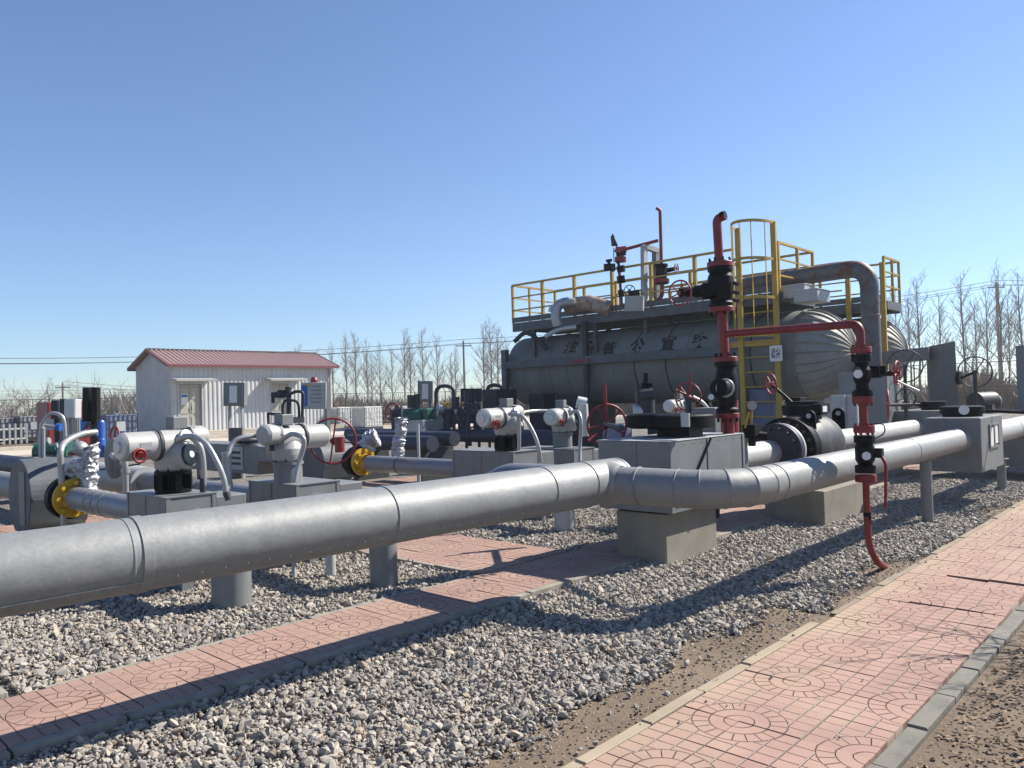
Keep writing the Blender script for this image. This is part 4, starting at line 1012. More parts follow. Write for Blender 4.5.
def flat_text(body,name,size,c,right,up,m,par,off=0.):
    cu=bpy.data.curves.new(name,'FONT'); cu.body=body; cu.size=size; cu.align_x='CENTER'; cu.align_y='CENTER'; cu.offset=off
    o=bpy.data.objects.new(name,cu); COL.objects.link(o); dg=bpy.context.evaluated_depsgraph_get(); me=bpy.data.meshes.new_from_object(o.evaluated_get(dg)); bpy.data.objects.remove(o)
    c=V(c); right=V(right); up=V(up); mb=MB(); mb.add([c+right*v.co.x+up*v.co.y for v in me.vertices],[tuple(p.vertices) for p in me.polygons]); return mb.build(name,m,par)
flat_text('当心\n坠落','notice_text',.11,(15.712,sg.y,sg.z),(0,-1,0),(0,0,1),M['ink'],so,.002)
l2=dup(l1,(3.9,-.93,.0),'yellow ladder cage of the second tank at the far right of its platform',scale=(1,1,.89))
for c in list(l2.children):
    if c.name.startswith(('notice','cage')):
        for g in list(c.children): bpy.data.objects.remove(g)
        bpy.data.objects.remove(c)
b=MB(); b.bar((15.8,8.1,2.62),(15.8,7.0,2.62),.05,.12).build('cross_tie',M['yellow'],l1)
# ================================================================== DUCT PIPE FROM TANK TOP
root=thing('duct_pipe','rusty grey pipe arching from the tank top down past its ribbed end','pipe',(TA,6,0))
MB().tube(rounded([(TA,8.5,3.25),(TA,8.5,4.05),(TA,5.5,4.12),(TA,5.5,.3)],.45,9),.185,30).build('cladding',M['rusty'],root)
for z in (3.1,1.9): band(root,(TA,5.5,z),(0,0,1),.185,.02,.004,'grey')
band(root,(TA,7.2,4.075),(0,-1,0),.185,.02,.004,'rusty')
# pale cable trays by the platform end
for lab,(x,y),d,sx,sy,sz in (('left pale box of the two on the platform end below the rusty pipe',(792,293),16.6,.5,.75,.26),('right pale box at the platform end, nearer the ribbed tank head',(812,297),16.4,.7,.5,.24)):
    p=at(x,y,d); r=thing('junction_box',lab,'junction box',p)
    MB().cbox(p,sx,sy,sz).build('casing',M['lightgrey'],r,bevel=.012); MB().cbox(p+V((0,0,sz/2+.008)),sx+.03,sy+.03,.015).build('lid',M['silver'],r)
# ================================================================== FITTINGS ON THE PLATFORM
D=18.9
def P_(x,y,d=D): return at(x,y,d)
root=thing('relief_vent','thin red relief pipe with small valves standing high above the tank platform','vent pipe',P_(621,305))
MB().tube([P_(622,308),P_(618.5,262)],.035,10).build('standpipe',M['red'],root)
m_=MB()
for y0,y1,r in ((297,290,.07),(283,276,.1),(272,266,.1),(262,259,.13),(256,252,.12)): m_.cyl(P_(621.5,y0),P_(620.5,y1),r,n=14)
m_.build('valve_body',M['black'],root)
m_=MB(); m_.cyl(P_(618.5,253),P_(620.5,248.5),.12,n=14); m_.cyl(P_(620,250),P_(626,249),.085,n=12); m_.build('flange',M['pinkred'],root)
MB().cyl(P_(620.5,262),P_(620.5,257),.14,n=14).build('flange',M['red'],root)
m_=MB(); m_.tube([P_(617,246),P_(613.5,238)],.035,8); m_.cyl(P_(613.5,246),P_(612.6,236),.05,n=10); m_.cyl(P_(612.8,238),P_(612.7,234),.022,n=8); m_.cyl(P_(613.6,248),P_(614,262),.012,n=6); m_.build('relief_valve',M['steel'],root)
MB().tube(rounded([P_(624,249.5),P_(658,240.5)],.1),.04,12).build('cross_pipe',M['red'],root)
MB().tube(rounded([P_(661.5,266),P_(660,210),P_(656,208)],.1),.04,12).build('vent_pipe',M['red'],root)
root=thing('wheel_valve','black valve with small red wheel on the tall thin red vent pipe','valve',P_(662,280))
m_=MB(); m_.lathe(P_(661.5,284),(0,0,1),[(.17,0),(.17,.06),(.13,.08),(.14,.25),(.13,.4),(.17,.42),(.17,.48)],18); m_.cyl(P_(663,271),P_(674,269),.07,.05,n=12); m_.build('valve_body',M['black'],root)
handwheel(root,P_(676.5,268.5),(CR*.9-CF*.65),.12,.012,M['pinkred'],5)
m_=MB(); m_.cyl(P_(661.5,283),P_(661.5,279),.19,n=16); m_.build('flange',M['red'],root)
MB().tube(rounded([P_(662,282),P_(662.5,296),P_(655,303)],.2),.05,12).build('lower_pipe',M['red'],root)
root=thing('black_valve','small black screw valve clamped to the platform top rail','valve',P_(609,266)); m_=MB(); m_.cyl(P_(604,267.5),P_(615,267),.09,n=12); m_.cyl(P_(609,267),P_(609,260),.04,n=10); m_.cyl(P_(606,261),P_(612,260),.035,n=10); m_.build('valve_body',M['black'],root); m_=MB(); m_.cyl(P_(611,268),P_(614,267.6),.1,n=12); m_.build('bonnet',M['steel'],root)
root=thing('pipe_support','pale steel support frame for the tall thin red vent pipe','support',P_(645,300)); m_=MB(); m_.bar(P_(644.5,312),P_(644,245),.16,.1); m_.build('upright',M['lightgrey'],root); m_=MB(); m_.bar(P_(657,303,19.2),P_(656,250,19.2),.2,.12); m_.build('upright',M['grey'],root); m_=MB(); m_.bar(P_(644,246),P_(657,251,19.2),.12,.12); m_.build('cross_arm',M['lightgrey'],root)
c=P_(634.5,304,18.2); root=thing('instrument_box','white instrument box with red line on the tank platform railing','instrument box',c)
m_=MB(); m_.obox(c,CR+CF*-.35,.43,.2,.36); m_.build('casing',M['white'],root,bevel=.01); m_=MB(); m_.obox(c-CF*.115+V((.02,0,-.13)),CR+CF*-.35,.2,.012,.035); m_.build('red_line',M['red'],root)
root=thing('wheel_valve','small dark handwheel valve behind the white instrument box','valve',P_(632,292,18.8)); handwheel(root,P_(629.5,290.5),(CF+CR*.3),.13,.012,M['steel'],5); m_=MB(); m_.cyl(P_(629,295),P_(639,293),.09,n=12); m_.cyl(P_(633,296),P_(633,300),.05,n=10); m_.build('valve_body',M['black'],root)
# silvery jacketed fittings hanging at the platform's left end
root=thing('jacketed_pipe','crumpled silver jacketed pipe with curved fitting over the left end of the tank','pipe',at(560,318,19.6))
Q=lambda x,y,d=19.6: at(x,y,d)
m_=MB(); m_.tube(spline([Q(558,326),Q(556,316),Q(558,306),Q(566,302.5),Q(574,303)]),.13,14); m_.build('jacket',M['conduit'],root)
m_=MB(); m_.tube([Q(566,306,20),Q(590,303,19.7),Q(611,309,19.4)],.2,18); m_.build('rusty_pipe',pm('rusty_pale_pipe',(.36,.3,.25),.6,rust=(.25,.12,.07),rlo=.5),root)
m_=MB(); m_.tube(spline([Q(550,312),Q(551,308),Q(556,307)]),.05,10); m_.build('small_pipe',M['silver'],root); m_=MB(); m_.tube([Q(573,306),Q(573.5,298)],.05,10); m_.build('small_pipe',M['silver'],root); m_=MB(); m_.tube(spline([Q(545,337),Q(558,330),Q(576,327)]),.06,8); m_.build('small_pipe',M['silver'],root)
root=thing('flat_cover','bundle of grey fittings on the curved left end of the near tank','fitting',at(523,345,21)); Q=lambda x,y,d=20.9: at(x,y,d)
m_=MB(); m_.tube(spline([Q(514,342),Q(525,333),Q(536,338),Q(548,350)]),.06,8); m_.build('nozzle',M['steel'],root)
# bits under the tank
root=thing('steel_cabinet','dark blue grey cabinets standing under the left end of the tank','cabinet',at(506,428,20)); c=at(500,410,20.5)
m_=MB(); m_.cbox(c,.8,.5,1.1); m_.build('casing',M['steel'],root,bevel=.01); m_=MB(); m_.cbox(c+V((.9,-.7,-.1)),.5,.5,1.0); m_.build('casing',M['navy'],root,bevel=.01)
for lab,x,y,d in (('blue drum standing under the ladder in the tank shadow',762,390,17.2),('dark blue drum in the shadow under the tank',617,425,15.5)):
    p=at(x,y,d); r=thing('drum',lab,'drum',(p.x,p.y,0)); MB().lathe((p.x,p.y,max(0,p.z-.9)),(0,0,1),[(.28,0),(.29,.02),(.29,.3),(.3,.31),(.29,.33),(.29,.6),(.3,.61),(.29,.63),(.29,.9),(.27,.92),(.001,.9)],24).build('body',M['ibcblue'],r)
    if p.z>1: MB().box(p.x-.35,p.x+.35,p.y-.35,p.y+.35,0,p.z-.9).build('stand',M['concrete'],r)
# dark clutter of valves behind the big box, under the tank
root=thing('stem_valve','grey valve with black tee handle behind the big black gear operator','valve',at(645,420,10.5)); Q=lambda x,y,d=10.5: at(x,y,d)
m_=MB(); m_.cyl(Q(647,425),Q(646,400),.12,n=16); m_.cyl(Q(636,396),Q(652,395),.11,n=14); m_.build('valve_body',M['steel'],root); m_=MB(); m_.cyl(Q(646,395),Q(646,373),.035,n=10); m_.cyl(Q(641,386),Q(652,385),.04,n=10); m_.build('tee_handle',M['black'],root); m_=MB(); m_.cyl(Q(634,412),Q(645,411),.1,n=14); m_.build('bonnet',M['silver'],root)
root=thing('wheel_valve','tilted red wheel with long red levers behind the big black gear operator','valve',at(689,398,9.6)); Q=lambda x,y,d=9.6: at(x,y,d)
handwheel(root,Q(688,397),(CF*.9+CR*.75),.17,.012,M['red'],5); m_=MB(); m_.tube([Q(691,373),Q(687,415)],.014,8); m_.tube([Q(676,390),Q(693,398)],.014,8); m_.build('lever',M['red'],root); m_=MB(); m_.tube(spline([Q(693,397),Q(703,403),Q(712,416),Q(714,434)]),.022,10); m_.build('hose',M['silver'],root); m_=MB(); m_.tube([Q(688,397),Q(690,436)],.04,10); m_.build('spindle_post',M['steel'],root)
root=thing('red_pipe','short thick red pipe rising behind the vent riser','pipe',at(728,420,9)); p=at(730,428,8.6); MB().cyl((p.x,p.y,.9),(p.x,p.y,1.5),.1,n=20).build('shaft',M['red'],root)
root=thing('grey_box','small grey box right of the black gear operator','box',at(712,425,9.4)); c=at(711,424,9.4); MB().cbox(c,.35,.3,.4).build('casing',M['grey'],root,bevel=.01); MB().cbox((c.x,c.y,c.z/2-.1),.1,.1,c.z-.2).build('stand',M['steel'],root)
root=thing('end_column','pair of pale grey columns below the ribbed tank head','column',at(842,400,12)); 
for x in (838,850): p=at(x,395,12.5); MB().cyl((p.x,p.y,0),(p.x,p.y,p.z),.12,n=18).build('column',M['lightgrey'],root)
c=at(866,375,13.5); MB().box(c.x-.2,c.x+.5,c.y-.4,c.y+.4,0,c.z+.05).build('panel',M['grey'],root,bevel=.01)
# ================================================================== ELECTRIC VALVE ACTUATORS
def actuator(label,loc,yaw,s,mount,group='white electric valve actuators',flip=1):
    root=thing('valve_actuator',label,'actuator',loc,group); L=V(loc)
    c_,s_=math.cos(yaw),math.sin(yaw)
    T=lambda p:L+Vector((c_*p.x*s-s_*p.y*s,s_*p.x*s+c_*p.y*s,p.z*s))
    B=lambda:MB(T)
    zb=.19
    if mount=='yoke':
        b=B(); b.lathe((0,0,0),(0,0,1),[(.15,0),(.15,.03)],28); b.lathe((0,0,.16),(0,0,1),[(.155,0),(.155,.03)],28)
        for k in range(6):
            a=PI*2*k/6+.3; b.obox((.125*math.cos(a),.125*math.sin(a),.095),(0,0,1),.14,.055,.06,up=(math.cos(a),math.sin(a),0))
        b.cyl((0,0,.02),(0,0,.16),.05,n=14); b.build('yoke',M['black'],root)
    else:
        zb=.2; b=B(); b.cyl((0,0,-.02),(0,0,.2),.14,n=28); b.lathe((0,0,.17),(0,0,1),[(.155,0),(.155,.03)],28); b.build('yoke',M['lightgrey'] if mount=='pale' else M['grey'],root)
    g=B(); g.lathe((0,0,zb),(0,0,1),[(.13,0),(.145,.02),(.155,.07),(.155,.13),(.125,.2),(.09,.27),(.001,.29)],28)
    g.cyl((-.17,0,zb+.235),(.13,0,zb+.235),.125,n=26); g.lathe((0,-.05,zb+.12),(.35,-1,.15),[(.12,.0),(.12,.12),(.105,.15)],24)
    bo=B(); bo.bolts((0,0,zb+.015),(0,0,1),.138,8,.01,.045); dd=Vector((.35,-1,.15)).normalized(); bo.bolts(Vector((0,-.05,zb+.12))+dd*.152,dd,.1,8,.007,.012)
    bo2=B(); bo2.cbox((-.3,-.1215,zb+.235),.1,.004,.06)
    g.build('gearcase',M['white'],root,extra=[(bo,M['steel'])]); bo2.build('nameplate',M['conduit'],root)
    m_=B(); m_.lathe((-.16,0,zb+.235),(-1,0,0),[(.13,0),(.13,.02),(.122,.03),(.122,.28),(.11,.3)],28); m_.build('motor_housing',M['white'],root)
    m_=B(); m_.lathe((-.46,0,zb+.235),(-1,0,0),[(.11,0),(.1,.012),(.05,.014),(.045,.03),(.001,.03)],24); bo=B(); bo.bolts((-.462,0,zb+.235),(-1,0,0),.09,6,.009,.02); m_.build('motor_cap',M['silver'],root,extra=[(bo,M['steel'])])
    m_=B(); m_.lathe((-.14,0,zb+.235),(-1,0,0),[(.128,0),(.14,.002),(.14,.028),(.128,.03)],28); m_.build('clamp_band',M['steel'],root)
    m_=B(); m_.lathe((.13,0,zb+.28),(1,.15,0),[(.11,0),(.115,.02),(.105,.04),(.105,.16),(.085,.19),(.03,.2),(.001,.2)],26); bo=B(); bo.bolts((.15,0,zb+.28),(1,.15,0),.105,6,.009,.05); bo.cyl((.2,.02,zb+.2),(.2,.02,zb+.12),.025,n=10); m_.build('terminal_cover',M['white'],root,extra=[(bo,M['steel'])])
    d=Vector((.35,-1,.15)).normalized(); m_=B(); m_.lathe(Vector((0,-.05,zb+.12))+d*.15,d,[(.1,0),(.092,.02),(.02,.022),(.001,.022)],22); dsp=m_.build('display',M['glass'],root)
    m_=B(); m_.lathe(Vector((0,-.05,zb+.12))+d*.172,d,[(.03,0),(.03,.006),(.001,.006)],14); m_.build('display_window',M['silver'],dsp)
    m_=B(); m_.torus((-.36,-.13,zb+.16),(0,-1,.1),.055,.011,20,6); m_.cyl((-.36,-.1,zb+.18),(-.36,-.15,zb+.16),.03,n=12); m_.build('handwheel',M['red'],root)
    m_=B(); m_.obox((.06,.03,zb+.42),(1,0,0),.14,.13,.11); m_.build('top_hood',M['grey'],root,bevel=.008)
    m_=B(); m_.lathe((.05,-.12,zb+.3),(0,-1,.3),[(.06,0),(.055,.03),(.001,.035)],18); m_.build('inspection_cover',M['silver'],root)
    return root
def hoses(root,lst,name='conduit',m='conduit',r=.02):
    for pts in lst:
        q=[at(*p) for p in pts]; MB().tube(spline(q),r,10).build(name,M[m],root)
# ================================================================== LEFT PROCESS LINES (each runs back to the left)
def line_box(label,x0,x1,y0,y1,z0,z1,notch=True):
    root=thing('valve_box',label,'valve box',((x0+x1)/2,(y0+y1)/2,z0))
    sm=MB(); ym=(y0+y1)/2
    for yy in (y0+.002,ym,y1-.035): sm.box(x0-.006,x0+.001,yy,yy+.033,z0,z1)
    for xx in (x0-.006,x1-.035): sm.box(xx,xx+.04,y0-.006,y0+.001,z0,z1)
    sc=MB()
    for k in range(7):
        for yy in (y0+.02,ym+.016): sc.sph((x0-.007,yy,z0+.05+k*(z1-z0-.1)/6),.006,6,4)
    MB().box(x0,x1,y0,y1,z0,z1).build('casing',M['grey'],root,bevel=.008,extra=[(sm,M['grey']),(sc,M['conduit'])])
    MB().box(x0-.01,x1+.01,y0-.01,y1+.01,z1,z1+.008).build('lid',M['grey'],root)
    if notch:
        e=MB(); e.box(x1+.002,x1+.28,y0-.0,y0+.42,z0,z1-.03); e.build('end_casing',M['grey'],root,bevel=.01)
    for yy in (y0+.15,y1-.15): MB().cbox(((x0+x1)/2,yy,z0/2-.03),.1,.1,z0+.05).build('leg',M['grey'],root)
    return root
# --- line one (nearest)
line_box('grey valve box nearest the camera at left, under the biggest white actuator',2.7,3.12,6.42,7.24,.42,.86)
root=thing('process_pipe','grey clad pipe from the yellow flange to the nearest left valve box','pipe',(2.95,8,.64))
MB().tube([(2.95,7.24,.64),(2.95,9.3,.64)],.125,28).build('cladding',M['purplegrey'],root)
for yy in (8.35,8.55,8.75): band(root,(2.95,yy,.64),(0,1,0),.125,.02,.006,'clad')
MB().tube([(2.95,6.42,.64),(2.93,5.66,.64)],.11,24).build('cladding',M['purplegrey'],root)
def drum_set(label,x,y,z,r,plate=True):
    root=thing('meter_housing','rounded grey meter housing '+label,'meter',(x,y,z-r))
    b=MB(); pts=[]
    for k in range(25):
        a=PI*1.05*k/24-.08; pts.append((x-.3,y+r*math.cos(a),z+r*math.sin(a)))
    pts+= [(x-.3,y-r*.8,z-r*.75),(x-.3,y-r*.35,z-r),(x-.3,y+r*.45,z-r),(x-.3,y+r*.9,z-r*.6)]
    b.prism(pts,(.62,0,0)); o=b.build('casing',M['beam'],root,bevel=.012); recalc(o)
    if plate: MB().obox((x-.306,y-r*.35,z-.02),(0,0,1),r*1.45,.2,.012,up=(1,0,0)).build('cover_plate',M['grey'],root)
    return root
drum_set('left of the yellow flange nearest the camera',2.95,10.3,.64,.42)
def yflange(label,x,y,z,r=.215):
    root=thing('orifice_flange',label,'flange',(x,y,z-r)); ax=(0,-1,0)
    f=MB(); flange(f,(x,y+.2,z),r*1.12,.12,ax,34); f.cyl((x,y+.1,z),(x,y+.4,z),r*.8,n=24); f.build('black_ring',M['black'],root,bevel=.004)
    f=MB(); flange(f,(x,y+.06,z),r,.05,ax,34); f.lathe((x,y+.03,z),ax,[(r*.62,0),(r*.55,.06),(.12,.08)],24,False); f.bolts((x,y+.02,z),ax,r*.8,8,.026,.09); f.build('yellow_flange',M['brightyellow'],root); return root
yflange('bright yellow bolted flange in front of the rounded housing at the far left',2.95,9.35,.64)
root=thing('process_pipe','pale pipe leaving the rounded housing at the left edge','pipe',(2.95,12,.64)); MB().tube([(2.95,10.75,.64),(2.95,16,.64)],.17,28).build('cladding',M['clad'],root)
block('small pale concrete block below the nearest yellow flange',2.75,3.2,8.2,8.6,.34,'palecon'); block('wide pale concrete block under the rounded grey housing',2.5,3.3,9.6,10.2,.2,'palecon')
A1=actuator('biggest white electric actuator on a black yoke, at left before the shed',(2.91,6.77,.872),.1,.98,'yoke')
hoses(A1,[[(180,438,6.7),(188,436,6.65),(197,442,6.6),(202,452,6.6),(204,473,6.6),(203,490,6.6)],[(178,440,6.6),(192,436,6.5),(206,444,6.45),(217,462,6.4),(224,480,6.4),(226,496,6.4)]],r=.024)
MB().tube([at(226,492,6.38),at(229,500,6.38)],.03,8).build('conduit_gland',M['steel'],A1); MB().tube([at(203,478,6.6),at(203,492,6.6)],.028,8).build('conduit_gland',M['steel'],A1)
root=thing('hooked_conduit','grey hooked conduit standing left of the biggest white actuator','conduit',at(126,493,7.2)); MB().tube(spline([at(112,455,7.5),at(115,457.5,7.4),at(121,453,7.3),at(125,459,7.2),at(126,493,7.2)]),.026,10).build('tube',M['conduit'],root); MB().cyl(at(125.5,468,7.2),at(125.6,473,7.2),.04,n=10).build('coupling',M['conduit'],root)
# foil wrapped riser
root=thing('foil_wrapped_riser','crumpled silver foil wrapped riser behind the nearest yellow flange','pipe',at(88,492,8.6)); Q=lambda x,y,d=8.6: at(x,y,d)
def foilblob(pts,r,seed):
    rr2=random.Random(seed); q=spline(pts,6); mb=MB(); n=18; rings=[]
    rs=[r*(1+rr2.uniform(-.16,.16)) for _ in q]
    mb.tube(q,rs,n)
    mb.v=[(x+rr2.gauss(0,.006),y+rr2.gauss(0,.006),z+rr2.gauss(0,.006)) for x,y,z in mb.v]; mb.sm=[False]*len(mb.sm); return mb
foilblob([Q(89,492),Q(89,480),Q(90,465),Q(91,450),Q(90,446)],.085,1).build('foil_wrap',M['foil'],root)
foilblob([Q(70,470,8.8),Q(78,466),Q(88,466)],.085,2).build('foil_wrap',M['foil'],root)
foilblob([Q(74,478,8.7),Q(80,473),Q(88,472)],.07,3).build('foil_wrap',M['foil'],root)
root=thing('conduit_hoop','tall inverted U of grey conduit at the far left before the red machine','conduit',at(42,465,9.4)); Q=lambda x,y,d=9.4: at(x,y,d)
MB().tube(spline([Q(41,466),Q(40.5,440),Q(42,425),Q(48,415),Q(56,413.5),Q(63,418),Q(65,430),Q(65,446)]),.022,10).build('tube',M['conduit'],root); MB().tube(spline([Q(96,432,9.2),Q(82,434,9),Q(67,441,8.7),Q(61,450,8.5),Q(61,470,8.5),Q(63,500,8.5),Q(64,527,8.5)]),.034,10).build('tube',M['conduit'],root); MB().tube([Q(43.5,467),Q(43.5,428)],.02,8).build('tube',M['conduit'],root); MB().cyl(Q(62,472),Q(62.2,478),.045,n=10).build('coupling',M['conduit'],root)
b=MB(); b.tube([Q(60,444),Q(72,437),Q(95,432)],.04,10); b.build('arm_pipe',M['rubber'],root); b=MB(); b.cyl(Q(95,432.6),Q(96.6,432.2),.045,n=12); b.build('arm_end',M['blue'],root)
root=thing('black_actuator','black boxy gear unit on top of the rounded grey housing at far left','gear operator',at(46,470,9.8)); Q=lambda x,y,d=9.8: at(x,y,d)
b=MB(); b.cbox(Q(46,469),.32,.3,.14); b.cbox(Q(44,464),.12,.4,.06); b.cyl(Q(46,474),Q(46,462),.09,n=14); b.build('housing',M['black'],root,bevel=.008); b=MB(); b.cyl(Q(38,465),Q(55,466),.03,n=10); b.build('shaft',M['steel'],root)
b=MB(); b.tube([Q(43,467),Q(43.4,424,9.9)],.022,8); b.tube([Q(40,425),Q(58,427)],.02,8); b.build('instrument_pipe',M['conduit'],root); MB().cyl(Q(57,427),Q(61,427.5),.05,n=12).build('blue_cap',M['blue'],root)
# pumps and red machine at far left
root=thing('red_machine','dark red skid machine with white panel behind the tall conduit hoop','machine',at(62,450,22)); c=at(62,430,22)
b=MB(); b.cbox(c+V((0,0,-.05)),1.0,1.0,1.7); b.cbox(c+V((.35,-.45,.1)),.5,.5,1.2); b.build('casing',M['red'],root,bevel=.03)
MB().obox(at(50,424,21.2),CR,.24,.04,.32).build('white_panel',M['lightgrey'],root); MB().obox(at(81,425,21),CR,.26,.04,.36).build('pale_panel',M['paper'],root); MB().cyl(at(83,425,20.9),at(83,425,20.8),.15,n=16).build('blue_disc',M['blue'],root); MB().tube([at(86,428,20.8),at(90,422,20.8)],.05,8).build('pipe',M['steel'],root)
b=MB(); b.cbox((c.x,c.y,c.z/2-.45),.9,.9,max(.1,c.z-.9)); b.build('base',M['steel'],root)
root=thing('pump','dark green pump with bolted flanges in front of the red machine','pump',at(50,455,14)); Q=lambda x,y,d=14: at(x,y,d)
b=MB(); b.cyl(Q(37,452),Q(45,452),.16,n=18); b.cyl(Q(45,450),Q(58,449),.1,n=16); b.cyl(Q(66,452),Q(72,452),.2,n=18); b.build('casing',M['green'],root); b=MB()
for x,y in ((47,441),(50,448),(53,453),(48,456),(56,446)): b.cyl(Q(x,y),Q(x+2.5,y-.5),.06,n=10)
b.build('flanges',M['conduit'],root); p=Q(50,456); MB().box(p.x-.3,p.x+.3,p.y-.3,p.y+.3,0,p.z).build('base',M['concrete'],root)
root=thing('lever_valve','valve with bent silver bonnet and long pink lever behind the foil riser','valve',at(76,460,9.6)); Q=lambda x,y,d=9.6: at(x,y,d)
MB().tube([Q(66,464),Q(75,443)],.014,8).build('lever',M['pinkred'],root); b=MB(); b.sph(Q(80,449),.1,16,10); b.cyl(Q(78,443),Q(83,455),.06,n=12); b.build('bonnet',M['conduit'],root); b=MB(); b.cyl(Q(75,452),Q(75,470),.08,n=14); b.build('valve_body',M['red'],root)
root=thing('wheel_valve','thin red handwheel standing behind the biggest actuator motor','valve',at(118,445,9.9)); Q=lambda x,y,d=9.9: at(x,y,d); handwheel(root,Q(115,440),(CF*.7+CR*.7),.17,.012,M['red'],4); b=MB(); b.tube([Q(115,440),Q(121,438),Q(130,448)],.02,8); b.build('stem',M['red'],root); b=MB(); b.lathe(Q(116,458),(-1,0,0),[(.26,0),(.26,.05),(.2,.06),(.001,.06)],26); b.tube([Q(116,458),Q(117,470)],.1,10); b.build('valve_body',M['rubber'],root)
# --- line two
root=thing('process_pipe','thick pale clad pipe lying behind the nearest yellow flange','pipe',(4.05,11,.66)); MB().cyl((4.05,10.2,.66),(4.05,12.75,.66),.2,n=32).build('cladding',M['cladlight'],root); MB().lathe((4.05,12.75,.66),(0,1,0),[(.2,0),(.14,.12)],28).build('end_cone',M['cladlight'],root)
MB().tube([(4.05,9.0,.66),(4.05,10.2,.66)],.14,24).build('cladding',M['purplegrey'],root); MB().tube([(4.05,12.8,.66),(4.05,24,.66)],.17,24).build('cladding',M['navy'],root)
b=MB(); b.tube([at(98,470,10.2),at(140,464,9.6)],.012,6); b.build('tracing_tube',M['steel'],root)
line_box('long low grey valve box in the middle left, under the actuator on a round column',3.96,4.44,6.52,7.42,.36,.83)
root=thing('process_pipe','purple grey pipe stub left of the long low valve box','pipe',(4.15,7.9,.62)); MB().tube([(4.2,7.42,.62),(4.2,9.0,.62)],.12,24).build('cladding',M['purplegrey'],root); MB().tube([(4.15,6.52,.64),(4.05,5.22,.66)],.1,24).build('cladding',M['purplegrey'],root)
A2=actuator('white electric actuator on a grey round column in front of the shed door',(4.08,6.86,.845),PI+.12,.98,'grey')
hoses(A2,[[(274,437,7.6),(258,436,7.5),(241,438,7.4),(232,444,7.35),(228,456,7.3),(228,475,7.3),(226,492,7.25)],[(283,439,7.4),(292,434,7.3),(302,437,7.25),(304,445,7.25),(299,462,7.25),(295,482,7.2)]],r=.024)
b=MB(); b.tube([at(226,452,7.3),at(228,490,7.3)],.045,10); b.build('conduit_gland',M['conduit'],A2)
root=thing('tall_instrument_stand','dark instrument stand with looping hoses above the actuator on the round column','instrument',at(290,435,9)); Q=lambda x,y,d=9: at(x,y,d)
b=MB(); b.tube([Q(289,470),Q(289,387)],.028,10); b.cyl(Q(272,395),Q(290,394),.035,n=12); b.cyl(Q(281,398),Q(281,390),.045,n=12); b.cyl(Q(273,394),Q(273,403),.02,n=8); b.cyl(Q(288,392),Q(288,387),.035,n=10); b.build('manifold',M['steel'],root)
b=MB(); b.tube(spline([Q(290,394),Q(297,391.5),Q(303,394),Q(302.5,410),Q(302,422)]),.018,8); b.tube(spline([Q(289,400),Q(284,402),Q(282.5,412),Q(286,425)]),.014,8); b.tube(spline([Q(291,400),Q(297,402),Q(299,410),Q(299,421)]),.016,8); b.tube(rounded([Q(269,430),Q(268,413),Q(272,414),Q(283,414.5),Q(285,428)],.1),.017,8); b.build('hose',M['steel'],root)
b=MB(); b.cbox(Q(296,420),.14,.14,.07); b.build('bracket',M['steel'],root)
# --- line three
line_box('grey valve box right of centre left, behind the foreground pipe, with black yoke actuator',6.95,7.45,6.5,7.6,.43,.93)
root=thing('process_pipe','grey clad pipe between the second yellow flange and the centre valve box','pipe',(7.2,8.5,.66)); MB().tube([(7.2,7.6,.66),(7.2,9.75,.66)],.125,28).build('cladding',M['purplegrey'],root)
for yy in (9.0,): band(root,(7.2,yy,.66),(0,1,0),.125,.02,.006,'steel')
MB().tube([(7.2,6.5,.66),(7.2,5.6,.66)],.12,24).build('cladding',M['purplegrey'],root)
yflange('second yellow bolted flange, further back beside the red handwheel',7.2,9.85,.68)
block('small pale concrete block below the second yellow flange',7.05,7.45,9.2,9.5,.32,'palecon'); block('small grey concrete block beside the housing with the red handwheel',6.9,7.5,10.0,10.5,.25)
drum_set('carrying the red handwheel, in front of the shed end',7.2,10.9,.66,.36,False)
root=thing('wheel_valve','large upright red handwheel in front of the rounded housing below the shed','valve',at(333,441,11.4)); handwheel(root,at(333,441,11.3),(CF*.9+CR*-.3),.33,.016,M['red'],4,ph=.15); b=MB(); b.cyl(at(341,441,11.2),at(334,441,11.5),.06,n=12); b.cyl(at(339,437,11.2),at(340,452,11.2),.07,n=12); b.build('stem',M['red'],root)
A3=actuator('white electric actuator on a black yoke above the centre valve box',(6.97+.1,6.72,.945),.1,.98,'yoke')
hoses(A3,[[(509,414,9.5),(517,413,9.4),(519,425,9.4),(519,450,9.4)],[(512,414,9.4),(523,417,9.3),(532,430,9.25),(538,445,9.2),(541,462,9.2)]],r=.024)
root=thing('foil_wrapped_riser','slim white and silver wrapped riser on the pipe by the second yellow flange','pipe',at(400,455,11)); Q=lambda x,y,d=11.2: at(x,y,d); foilblob([Q(398,456),Q(398,446),Q(400,436),Q(401,424),Q(401,418)],.085,5).build('foil_wrap',M['foil'],root)
root=thing('foil_wrapped_bend','ball of crumpled silver foil above the second yellow flange','pipe',at(372,440,12)); Q=lambda x,y,d=12.2: at(x,y,d); foilblob([Q(366,447),Q(370,440),Q(377,437)],.14,6).build('foil_wrap',M['foil'],root)
